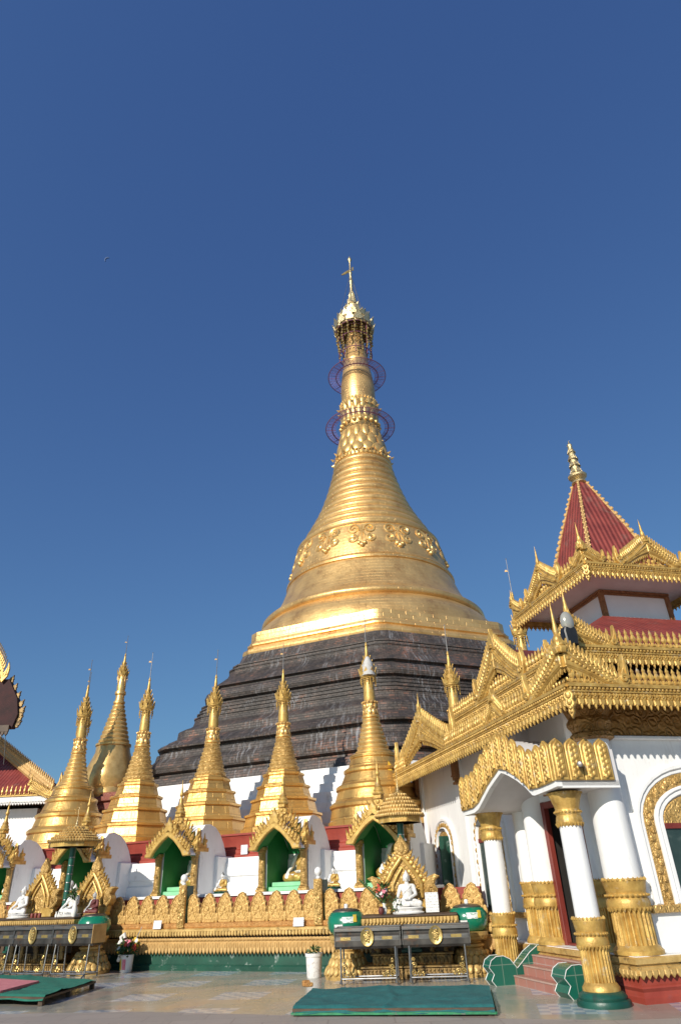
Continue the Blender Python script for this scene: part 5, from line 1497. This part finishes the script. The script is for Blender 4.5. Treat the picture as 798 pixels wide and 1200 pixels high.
# walls
wl_ = MB().box(.30, .60, .62, 1.05, .555, 4.3).box(.38, .42, 2.42, 2.44, .555, 4.3).box(.30, .60, 2.44, 9.7, .555, 4.3).box(.30, .60, 1.05, 2.44, 2.86, 4.3)
wl_.box(.60, 9, 9.4, 9.7, .555, 4.3)
wl_.build('left_wall', 'white_wall', pav)
MB().box(.30, 9, .30, .62, .555, 4.3).build('right_wall', 'white_wall', pav)
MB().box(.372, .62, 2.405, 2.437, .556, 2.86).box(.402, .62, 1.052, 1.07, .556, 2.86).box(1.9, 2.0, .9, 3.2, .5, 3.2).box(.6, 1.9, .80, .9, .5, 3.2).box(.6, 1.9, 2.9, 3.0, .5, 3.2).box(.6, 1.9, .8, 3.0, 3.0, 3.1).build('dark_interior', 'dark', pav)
dr = MB().cbox(.26, .37, 2.34, 2.45, .556, 2.86, .01).cbox(.26, .40, 1.04, 1.15, .556, 2.86, .01).cbox(.265, .365, 1.15, 2.34, 2.74, 2.855, .01).cbox(.28, .36, 1.15, 2.34, .556, .60, .01)
dr.build('door_frame', 'wood_red', pav)
MB().cbox(.44, 1.0, 1.16, 1.20, .60, 2.70, .01).build('door_leaf', 'wood_red', pav)
MB().prism([(x, z) for x, z in [(-.5, 0), (-.42, .14), (-.22, .26), (0, .32), (.22, .26), (.42, .14), (.5, 0)]], -.05, .0, LFT(.30, 1.77, 2.95), bev=.02).build('door_crest', 'brown_bracket', pav)
# fluted gold base used by pilasters and columns
def gold_base(mb, r, z0, z1, T):
    h = z1 - z0
    zb = lambda f: z0 + h * f
    mb.lathe([(r * 1.25, zb(0)), (r * 1.25, zb(.05)), (r * 1.12, zb(.09)), (r * 1.04, zb(.12))], 40, T)
    mb.lathe([(r * 1.03, zb(.10)), (r * 1.0, zb(.60))], 120, T, lobes=24, lobe=.13)
    mb.lathe([(r * .98, zb(.58)), (r * 1.10, zb(.60)), (r * 1.12, zb(.66)), (r * 1.08, zb(.72)), (r * 1.02, zb(.74)), (r * 1.05, zb(.755)), (r * 1.05, zb(.79)), (r * 1.0, zb(.80)), (r * 1.04, zb(.84)), (r * 1.10, zb(.93)), (r * 1.14, zb(.965)), (r * 1.08, zb(1.0)), (r * .8, zb(1.0))], 40, T, lobes=20, lobe=.03)
    for i in range(26):
        t = 2 * PI * i / 26
        mb.sphere((r * 1.08 * math.cos(t), r * 1.08 * math.sin(t), zb(.77)), (r * .11, r * .11, h * .022), 6, 4, T)
        mb.lathe([(r * .115, zb(.61)), (r * .11, zb(.585)), (0, zb(.545))], 5, T @ TR(x=r * 1.04 * math.cos(t), y=r * 1.04 * math.sin(t)))
        mb.lathe([(r * .09, zb(.97)), (r * .10, zb(.985)), (0, zb(1.02))], 5, T @ TR(x=r * 1.10 * math.cos(t), y=r * 1.10 * math.sin(t)))
def pilaster(x, y, r, ztop):
    p = MB().lathe([(r * .97, 1.5), (r * .90, ztop)], 40, TR(x=x, y=y)).build('pilaster', 'white_wall', pav, smooth=40)
    b = MB(); gold_base(b, r, .56, 1.54, TR(x=x, y=y)); b.build('gold_base', 'gold_orn', p)
pilaster(.30, 3.25, .235, 4.27); pilaster(.27, 2.72, .25, 4.27)
pilaster(.33, .86, .20, 4.27); pilaster(.30, .34, .29, 3.62)
# small gilt block on the far pilaster
for y_, z_ in ((6.05, 1.03), (8.9, .56)): MB().box(.235, .30, y_, y_ + .4, z_, 4.27).build('flat_pilaster', 'white_wall', pav)
fb = MB()
for k, (z0, z1, o) in enumerate(((1.03, 1.16, .03), (1.16, 1.22, .045), (1.22, 1.30, .03), (1.30, 1.42, .045))): fb.cbox(.24 - o, .30, 6.02 - o * .5, 6.48 + o * .5, z0, z1 - .004, .008)
fringe(fb, 0, .5, 1.44, -.06, -.02, .08, .01, LFT(.21, 6.5, 0))
fb.build('pilaster_block', 'gold_orn', pav)
MB().cbox(.22, .30, 3.45, 9.5, .93, 1.03, .01).build('sill_band', 'gold_carved', pav)
MB().cbox(.62, 9, .22, .30, 1.06, 1.165, .01).build('sill_band', 'gold_carved', pav)

# arched windows
def arch_pts(hw, z0, zs, rise, n=18):
    pts = [(-hw, z0), (-hw, zs)]
    for i in range(1, n): 
        t = PI - PI * i / n
        pts.append((hw * math.cos(t), zs + rise * math.sin(t)))
    pts += [(hw, zs), (hw, z0)]
    return pts
def arch_ring(mb, ho, hi, z0, zs, ro, ri, y0, y1, T, bev=.0):
    o = arch_pts(ho, z0, zs, ro); i_ = arch_pts(hi, z0, zs, ri)
    mb.prism(o + i_[::-1], y0, y1, T, bev=bev)
def arch_window(T, hw, z0, zs, rise, sc=1.0):
    w1 = MB(); arch_ring(w1, hw, hw - .09, z0, zs, rise, rise - .09, -.075, 0, T, .02)
    arch_ring(w1, hw - .09, hw - .16, z0, zs, rise - .09, rise - .15, -.045, 0, T, .012)
    w = w1.build('window_surround', 'white_wall', pav, smooth=30)
    g = MB(); arch_ring(g, hw - .16, hw - .36 * sc, z0, zs, rise - .15, rise - .34 * sc, -.035, 0, T, .01)
    n = 34
    path = arch_pts(hw - .26 * sc, z0, zs, rise - .245 * sc, 24)
    acc = []
    for (x0, za), (x1, zb) in zip(path, path[1:]):
        L = math.hypot(x1 - x0, zb - za); m = max(1, int(L / .11))
        for q in range(m): acc.append((x0 + (x1 - x0) * q / m, za + (zb - za) * q / m))
    for k, (x, z) in enumerate(acc):
        g.sphere((x + (.03 if k % 2 else -.03), -.045, z), (.05, .03, .055), 6, 4, T)
    g.build('gilt_band', 'orange' if False else 'gold_fine', w)
    f = MB(); arch_ring(f, hw - .36 * sc, hw - .43 * sc, z0, zs, rise - .34 * sc, rise - .40 * sc, -.085, 0, T, .02); arch_ring(f, hw - .43 * sc, hw - .52 * sc, z0, zs, rise - .40 * sc, rise - .47 * sc, -.06, 0, T, .015)
    f.build('inner_frame', 'white_wall', w, smooth=30)
    hi = hw - .52 * sc
    if hi > .1:
        tp = arch_pts(hi, zs - .02, zs - .02, rise - .47 * sc)
        MB().prism(tp, -.05, 0, T, bev=.015).build('tympanum', 'gold_carved', w)
        MB().box(-hi, hi, -.06, 0, zs - .10, zs - .02, T).box(-.03, .03, -.05, 0, z0, zs - .1, T).build('window_frame', 'wood_red', w)
        MB().box(-hi, hi, -.03, 0, z0, zs - .06, T).build('pane', 'slate_glass', w)
arch_window(RGT(.30, 2.02, 0), 1.31, 1.165, 2.32, .92)
arch_window(RGT(.30, 5.6, 0), 1.31, 1.165, 2.32, .92)
arch_window(LFT(.30, 4.95, 0), .84, 1.03, 2.45, .72, .62)
arch_window(LFT(.30, 7.62, 0), .74, 1.03, 2.45, .62, .66)
MB().cbox(-.02, .29, 7.22, 7.26, 1.08, 2.62, .008).build('window_shutter', 'green', pav)
# cornice board on the right front, corner capital, brackets
MB().cbox(.55, 9, .225, .30, 3.68, 4.26, .015).build('cornice_board', 'gold_brown', pav)
MB().cbox(.5, 9, .19, .30, 3.62, 3.675, .01).build('cornice_moulding', 'white_wall', pav)
MB().lathe([(.30, 3.60), (.36, 3.63), (.36, 3.70), (.31, 3.74), (.33, 3.80), (.38, 3.86), (.38, 3.92), (.33, 3.98), (.42, 4.18), (.42, 4.26)], 32, TR(x=.30, y=.34)).build('corner_capital', 'gold_brown', pav)
for y in (9.2, 6.2):
    b = MB()
    for k, (z0, z1, o) in enumerate(((3.70, 3.76, .10), (3.76, 3.80, .06), (3.80, 3.88, .10), (3.88, 3.92, .13), (3.92, 4.28, .11))): b.cbox(.24 - o, .30, y - .10 - o * .3, y + .10 + o * .3, z0, z1 - .003, .006)
    b.build('eave_bracket', 'brown_bracket', pav)

# porch columns and canopy
def porch_column(x, y):
    T = TR(x=x, y=y)
    c = MB().lathe([(.178, 1.0), (.176, 1.6), (.170, 2.40)], 40, T).build('porch_column', 'white_wall', pav, smooth=40)
    b = MB(); gold_base(b, .208, .17, 1.06, T); b.build('gold_base', 'gold_orn', c)
    k = MB().lathe([(.17, 2.28), (.205, 2.31), (.21, 2.36), (.195, 2.42), (.185, 2.44), (.20, 2.46), (.20, 2.51), (.188, 2.53), (.20, 2.58), (.235, 2.68), (.262, 2.74), (.262, 2.765), (.235, 2.785)], 48, T, lobes=16, lobe=.04)
    for i in range(22):
        t = 2 * PI * i / 22
        k.sphere((x + .20 * math.cos(t), y + .20 * math.sin(t), 2.485), (.026, .026, .02), 6, 4)
        k.lathe([(.028, 2.33), (.026, 2.31), (0, 2.265)], 5, T @ TR(x=.195 * math.cos(t), y=.195 * math.sin(t)))
        k.lathe([(.030, 2.75), (.034, 2.77), (0, 2.735)], 5, T @ TR(x=.255 * math.cos(t), y=.255 * math.sin(t)))
    petals_T = MB()
    k.build('capital', 'gold_orn', c)
    MB().lathe([(.37, 0), (.375, .04), (.36, .075), (.33, .085), (.335, .11), (.31, .15), (.26, .175)], 36, T).build('foot', 'green_dark', c)
porch_column(-.50, .24); porch_column(-.40, 3.36)
und = [(3.62, 2.75), (3.05, 2.76), (2.85, 2.80), (2.60, 2.92), (2.25, 3.09), (1.95, 3.20), (1.75, 3.27), (1.68, 3.29), (1.60, 3.27), (1.40, 3.20), (1.12, 3.08), (.85, 2.93), (.66, 2.79), (.58, 2.775), (.40, 2.785), (.10, 2.80), (-.16, 2.82)]
def canopy_body(x0, x1, lo, hi): return MB().rings([[(x, y, z + lo) for y, z in und] + [(x, y, z + hi) for y, z in und[::-1]] for x in (x0, x1)])
canopy_body(-.84, -.74, 0, .10).build('canopy_rim', 'white_wall', pav, smooth=0)
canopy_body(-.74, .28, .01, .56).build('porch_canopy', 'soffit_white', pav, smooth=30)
MB().box(-.74, .28, -.16, -.06, 2.80, 2.90).build('canopy_return', 'white_wall', pav)
def z_und(y):
    for (ya, za), (yb, zb) in zip(und, und[1:]):
        if yb <= y <= ya: return za + (zb - za) * (ya - y) / (ya - yb)
    return 2.8
def tall_leaf(w, h): return [(-w * .5, 0), (-w * .5, h * .80), (-w * .42, h * .88), (-w * .2, h * .95), (0, h), (w * .2, h * .95), (w * .42, h * .88), (w * .5, h * .80), (w * .5, 0)]
def valance_leaf(w, h, T, dl=0.0, dr=0.0):
    sh = lambda x, z: z + (dl * (-x) / (w / 2) if x < 0 else dr * x / (w / 2)) * max(0, 1 - z / (h * .8))
    mb = MB().prism([(x * .96, sh(x, z)) for x, z in tall_leaf(w, h)], 0, .05, T, bev=.012)
    mb.prism([(x * .62, sh(x * .62, z * .86 + .05)) for x, z in tall_leaf(w, h)], -.024, .01, T, bev=.016)
    for k in range(6):
        z = .08 + (h - .22) * k / 5
        for sx in (-1, 1): mb.sphere((sx * w * .12, -.022, z + .02 * sx), (w * .13, .02, .035), 6, 4, T)
    mb.build('valance_leaf', 'gold_orn', pav)
nl = 14
for k in range(nl):
    y = 3.60 - (k + .5) * 3.74 / nl
    hwl = 3.74 / nl / 2
    z0, za, zb = z_und(y), z_und(y + hwl), z_und(y - hwl)
    valance_leaf(.262, .64, LFT(-.885, y, z0 + .085), za - z0, zb - z0)
for k in range(4):
    valance_leaf(.262, .64, RGT(-.205, -.74 + .268 * k, 2.905))
# main eave
sf = MB().box(-.52, 9, -.52, 10, 4.29, 4.35); sf.box(-.50, .30, -.5, 9.6, 4.26, 4.29).box(.3, 9, -.5, .3, 4.26, 4.29)
sf.build('eave_soffit', 'eave_wood', pav)
fa = MB(); fascia(fa, 9.45, LFT(-.55, 8.9, 3.93)); fascia(fa, 9.5, RGT(-.55, -.55, 3.93))
corner_drop(fa, -.58, -.58, 3.93, -PI / 4)
fa.build('eave_fascia', 'gold_orn', pav, smooth=30)
for L_, T_ in ((4.6, LFT(-.50, 5.0, 3.93)), (9.4, RGT(-.50, -.45, 3.93)), (.9, LFT(-.5, 8.9, 3.93))):
    cr = MB(); crest(cr, L_, T_, .115, .30); cr.build('eave_crest', 'gold_orn', pav, smooth=30)
gable(pav, LFT(-.42, 6.75, 4.36), 3.7, 1.0, None, .8, bw=.26, horn=.8)
gable(pav, LFT(-.50, 2.25, 4.37), .80, .40, None, .22, name='palmette', bw=.15, horn=.26)
gable(pav, LFT(-.52, -.50, 4.35), 2.3, .62, 'L', .95, name='corner_wing', bw=.2, horn=.5)
gable(pav, RGT(-.52, -.50, 4.35), 1.9, .62, 'R', .5, name='corner_wing', bw=.2, horn=.5)
# second tier
MB().box(.55, 8.6, .55, 6.3, 4.35, 4.95).box(-.3, .56, .0, 8.6, 4.35, 4.42).box(.55, 8.6, -.3, .56, 4.35, 4.41).build('upper_wall', 'maroon', pav)
fr = MB()
T = LFT(.50, 6.4, 4.43)
fr.box(0, 5.9, 0, .06, 0, .5, T)
for r_ in range(4):
    for k in range(56):
        fr.sphere((.05 + k * .104 + (.05 if r_ % 2 else 0), -.01, .07 + r_ * .125), (.042, .03, .055), 6, 4, T)
fr.build('gilt_frieze', 'gold_orn', pav)
fa = MB(); fascia(fa, 6.05, LFT(.35, 6.4, 4.93)); fascia(fa, 8.4, RGT(.35, .35, 4.93)); crest(fa, 6.0, LFT(.40, 6.38, 4.93)); crest(fa, 8.3, RGT(.40, .40, 4.93))
corner_drop(fa, .32, .32, 4.93, -PI / 4)
fa.build('upper_fascia', 'gold_orn', pav, smooth=30)
MB().box(.40, 8.6, .40, 6.4, 5.27, 5.31).build('upper_soffit', 'eave_wood', pav)
CX, CY = 4.36, 4.22
MB().add([(.42, .42, 5.31), (8.6, .42, 5.31), (8.6, 6.4, 5.31), (.42, 6.4, 5.31), (3.2, 3.1, 7.1), (5.5, 3.1, 7.1), (5.5, 5.4, 7.1), (3.2, 5.4, 7.1)], [(0, 1, 5, 4), (2, 3, 7, 6), (1, 2, 6, 5)]).build('upper_roof', 'roof_x', pav, smooth=0)
MB().add([(.42, .42, 5.31), (.42, 6.4, 5.31), (3.2, 3.1, 7.1), (3.2, 5.4, 7.1)], [(0, 1, 3, 2)]).build('upper_roof_side', 'roof_y', pav, smooth=0)
gable(pav, LFT(.36, 3.55, 5.36), 2.1, 1.0, None, .46, bw=.27, horn=.55)
MB().rings([[(x, 3.55 + y, 5.3 + z) for y, z in ((1.0, -.1), (.62, .25), (.3, .6), (0, 1.0), (-.3, .6), (-.62, .25), (-1.0, -.1))] for x in (.46, 2.2)]).build('dormer_wall', 'maroon', pav)
gable(pav, LFT(.37, .38, 5.32), 1.6, .50, 'L', .80, name='corner_wing', bw=.17, horn=.42)
gable(pav, RGT(.37, .38, 5.32), 1.5, .50, 'R', .4, name='corner_wing', bw=.17, horn=.42)
# tower
hb = .95
MB().box(CX - hb, CX + hb, CY - hb, CY + hb, 6.9, 7.86).build('tower_body', 'panel_white', pav)
tb = MB()
for z0, z1, o in ((6.98, 7.08, .03), (7.74, 7.80, .04), (7.80, 7.86, .07)): tb.cbox(CX - hb - o, CX + hb + o, CY - hb - o, CY + hb + o, z0, z1 - .003, .008)
for sx in (-1, 1):
    for sy in (-1, 1): tb.cbox(CX + sx * hb - .06, CX + sx * hb + .06, CY + sy * hb - .06, CY + sy * hb + .06, 7.06, 7.8, .01)
tb.build('tower_trim', 'brown_bracket', pav)
he = 1.85
cv = [(hb + .02, 7.86), (hb + .14, 7.92), (hb + .40, 7.98), (hb + .9, 8.03)]
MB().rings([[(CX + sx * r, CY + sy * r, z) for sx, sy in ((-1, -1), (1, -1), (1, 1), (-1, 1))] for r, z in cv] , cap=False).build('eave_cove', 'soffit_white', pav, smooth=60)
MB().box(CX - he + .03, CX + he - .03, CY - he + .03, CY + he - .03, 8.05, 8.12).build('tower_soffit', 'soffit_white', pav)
tf = MB()
for T in (LFT(CX - he, CY + he, 7.76), RGT(CY - he, CX - he, 7.76), frame((CX + he, CY - he, 7.76), (0, 1, 0), (1, 0, 0)), frame((CX + he, CY + he, 7.76), (-1, 0, 0), (0, 1, 0))):
    fascia(tf, 2 * he, T); crest(tf, 2 * he, T @ TR(y=.05))
for sx, sy in ((-1, -1), (-1, 1), (1, -1)):
    corner_drop(tf, CX + sx * (he + .02), CY + sy * (he + .02), 7.80, -PI / 4 * (1 if sx == sy else -1))
tf.build('tower_fascia', 'gold_orn', pav, smooth=30)
gable(pav, LFT(CX - he - .02, CY + .1, 8.22), 1.45, .66, None, .75, bw=.2, horn=.42)
gable(pav, RGT(CY - he - .02, CX + .0, 8.22), 1.6, .66, None, .70, bw=.2, horn=.42)
gable(pav, LFT(CX - he, CY - he, 8.22), .8, .36, 'L', .75, name='corner_wing', bw=.15, horn=.3)
gable(pav, RGT(CY - he, CX - he, 8.22), .9, .40, 'R', .4, name='corner_wing', bw=.15, horn=.3)
gable(pav, LFT(CX - he, CY + he, 8.22), .8, .35, 'R', .5, name='corner_wing', bw=.15, horn=.3)
pr_ = [(1.16, 8.15), (.90, 9.1), (.63, 10.1), (.36, 11.0), (.12, 11.8)]
for nm, m_, fs in (('spire_roof', 'roof_x', ((0, 1), (2, 3))), ('spire_roof_side', 'roof_y', ((1, 2), (3, 0)))):
    mb = MB()
    cs = ((-1, -1), (1, -1), (1, 1), (-1, 1))
    for (r0, za), (r1, zb) in zip(pr_, pr_[1:]):
        for a_, b_ in fs:
            mb.add([(CX + cs[a_][0] * r0, CY + cs[a_][1] * r0, za), (CX + cs[b_][0] * r0, CY + cs[b_][1] * r0, za), (CX + cs[b_][0] * r1, CY + cs[b_][1] * r1, zb), (CX + cs[a_][0] * r1, CY + cs[a_][1] * r1, zb)], [(0, 1, 2, 3)])
    mb.build(nm, m_, pav, smooth=0)
for sx, sy in ((-1, -1), (1, -1), (-1, 1)):
    hp = MB()
    for k in range(20):
        f = k / 19 + .008 * math.sin(k * 5.1)
        z = 8.5 + 3.2 * f
        for (r0, za), (r1, zb) in zip(pr_, pr_[1:]):
            if za <= z <= zb: r = r0 + (r1 - r0) * (z - za) / (zb - za)
        s_ = .11 - .055 * f
        hp.prism(flame_poly(s_ * 1.2, s_ * 1.7), -.03, .03, TR(x=CX + sx * (r + .02), y=CY + sy * (r + .02), z=z - .06, rz=-PI / 4 if sx == sy else PI / 4), bev=.01)
        hp.sphere((CX + sx * (r + .04), CY + sy * (r + .04), z), (s_ * .42, s_ * .42, s_ * .5), 6, 5)
    hp.tube([(CX + sx * r, CY + sy * r, z) for r, z in pr_], [.05, .045, .04, .035, .03], 6)
    hp.build('hip_ornament', 'pale_gold', pav)
fn = MB().lathe([(.16, 11.92), (.22, 11.96), (.20, 12.02), (.13, 12.08), (.26, 12.16), (.28, 12.22), (.12, 12.28), (.13, 12.5), (.11, 12.8), (.09, 13.1), (.07, 13.3), (.08, 13.36), (.03, 13.42), (0, 13.55)], 14, TR(x=CX, y=CY, z=-.2))
for z, r, n in ((12.3, .18, 7), (12.55, .16, 7), (12.8, .14, 6), (13.05, .11, 5)):
    for i in range(n): fn.prism(flame_poly(.1, .22), -.01, .01, TR(x=CX, y=CY, z=z - .2, rz=2 * PI * i / n) @ TR(x=r, rz=PI / 2) @ Matrix.Rotation(-.3, 4, 'X'))
fn.build('roof_finial', 'silver_gold', pav)

# lamps and small fittings on the pavilion
fl = thing('floodlight', 'grey street-lamp style floodlight standing at the corner of the pavilion roof', 'lamp', PV(.05, .05, 4.55), PAV_ROT)
MB().tube([(0, 0, 0), (0, 0, .62), (-.02, -.06, .72)], .03, 8).build('arm', 'tube', fl)
MB().prism([(-.11, 0), (-.13, .25), (-.10, .34), (.10, .34), (.13, .25), (.11, 0)], -.10, .06, TR(z=.62, y=-.06), bev=.02).build('housing', 'black', fl)
MB().sphere((0, -.09, 1.06), (.125, .10, .20), 16, 10).build('lens', 'glass_lens', fl)
sl = thing('tube_light', 'small grey tube spotlight fixed on the gilt leaves of the porch canopy', 'lamp', PV(-.42, -.27, 3.12), PAV_ROT)
MB().lathe([(.035, -.09), (.04, -.08), (.04, .08), (.045, .09), (.035, .095)], 16, TR(rx=PI / 2, rz=-.7)).build('housing', 'steel', sl)
MB().tube([(0, .05, 0), (-.02, .07, .10)], .012, 6).sphere((-.02, .07, .12), .03, 8, 6).build('bracket', 'plastic_white', sl)
bx = tag(MB().prism([(-.06, 0), (.05, .02), (.08, .30), (.04, .62), (-.03, .70), (-.07, .4)], -.01, .012).build('yellow_flag', 'yellow_cloth', None, PV(-.62, 9.02, 4.0), (0, 0, .4)), 'yellow cloth flag hanging at the far end of the pavilion eave', 'flag')
bm2 = tag(MB().tube([(0, 0, 0), (.03, -.02, .55), (.02, -.03, 1.05)], .014, 8).sphere((.02, -.03, 1.08), .025, 8, 6).build('broom_stick', 'dark_wood', None, PV(-.16, .62, .02)), 'thin dark stick leaning against the pilaster behind the near porch column', 'stick')

# ------------------------------------------------------------------ hall at the left edge
hall = thing('side_hall', 'white hall with red roof and gilded roof edges, at the left edge of the photo', 'hall', (-13.6, 30.6, 0), 0)
MB().box(-9, 0, 0, 7, 0, 5.05).build('wall', 'white_wall', hall)
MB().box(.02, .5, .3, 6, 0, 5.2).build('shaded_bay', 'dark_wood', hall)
MB().box(-9, .95, -.75, 8, 5.22, 5.30).build('soffit', 'eave_wood', hall)
hf = MB()
T = frame((-9, -.78, 5.10), (1, 0, 0), (0, -1, 0))
hf.box(0, 10, 0, .06, .10, .34, T)
fringe(hf, 0, 10, .14, .14, .02, .12, .02, T)
hf.build('eave_board', 'marble', hall)
hc = MB(); T2 = frame((-9, -.80, 5.05), (1, 0, 0), (0, -1, 0)); crest(hc, 9.9, T2, .19, .40)
hc.build('eave_crest', 'gold_orn', hall)
MB().add([(-9, -.75, 5.42), (.98, -.75, 5.42), (-3.4, 2.3, 7.9), (-9, 2.3, 7.9)], [(0, 1, 2, 3)]).build('roof', 'roof_x', hall, smooth=0)
MB().add([(.98, -.75, 5.42), (.98, 6, 5.42), (-3.4, 2.3, 7.9)], [(0, 1, 2)]).build('roof_side', 'roof_y', hall, smooth=0)
hr = MB()
p0, p1 = Vector((.80, -.62, 5.55)), Vector((-3.5, 2.2, 8.15))
d = (p1 - p0); LL = d.length
for row, (off, s_) in enumerate(((0, .17), (.26, .15))):
    n = int(LL / .17)
    for k in range(n):
        q = p0 + d * ((k + .5) / n)
        hr.sphere((q.x, q.y, q.z + off), (.085, .085, s_), 6, 5)
        if row: hr.lathe([(.05, 0), (.06, .06), (0, .22)], 5, TR(q.x, q.y, q.z + off + .1))
hr.tube([tuple(p0 + Vector((0, 0, .12))), tuple(p1 + Vector((0, 0, .12)))], .10, 6)
hr.tube([tuple(p0 + Vector((0, 0, -.05))), tuple(p1 + Vector((0, 0, -.05)))], .13, 6)
hr.build('ridge_trim', 'pale_gold', hall)
gable(hall, frame((-.1, -.85, 5.42), (1, 0, 0), (0, -1, 0)), 1.9, .55, 'R', .5, name='corner_wing', bw=.25, horn=.9)
gable(hall, frame((-3.1, -.85, 5.42), (1, 0, 0), (0, -1, 0)), 1.2, .75, None, .4, name='palmette', bw=.25, horn=.4)
gable(hall, frame((-3.3, -1.0, 10.55), (1, 0, 0), (0, -1, 0)), 1.9, 1.6, None, .4, name='upper_gable', bw=.5, horn=.7, exp=.8, hk=.2)
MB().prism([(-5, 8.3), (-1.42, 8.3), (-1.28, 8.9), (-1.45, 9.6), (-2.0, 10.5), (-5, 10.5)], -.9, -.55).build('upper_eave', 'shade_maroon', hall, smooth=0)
ef = MB()
for k in range(8):
    f = k / 7
    x, z = (-1.36 + .10 * f * 2, 8.4 + f * 1.4) if f < .5 else (-1.26 - .75 * (f - .5) * 2, 9.1 + 1.3 * (f - .5) * 2)
    ef.prism(flame_poly(.22, .36), -.05, .05, TR(x, -.75, z, 0, 0, .9 - .5 * f), bev=.015)
ef.build('side_flame', 'dirty_shaded_gold', hall)
mb = MB(); T = frame((-7.0, -1.02, 8.0), (1, 0, 0), (0, -1, 0)); mb.box(0, 5.5, 0, .1, .12, .4, T); fringe(mb, 0, 5.5, .15, .22, .04, .16, .03, T)
mb.build('upper_eave_board', 'dark_wood', hall)
tag(MB().tube([(0, 0, 0), (.12, 0, -.6), (.22, 0, -1.35)], .016, 6).build('loose_wire', 'black', None, (-15.25, 29.7, 8.1)), 'loose dark wire dangling from the hall roof corner at the left edge', 'wire')
tag(MB().tube([(x, 0, z) for x, z in ((0, 0), (.6, -.16), (1.3, -.2), (2.0, -.08), (2.6, .12))], .008, 5).build('sagging_cable', 'wire', None, tuple(LP(-1.0 + 1.6, 5.3, 4.2)), (0, 0, ROW_ROT)), 'thin sagging cable across the white terrace wall left of the round stupa', 'cable')
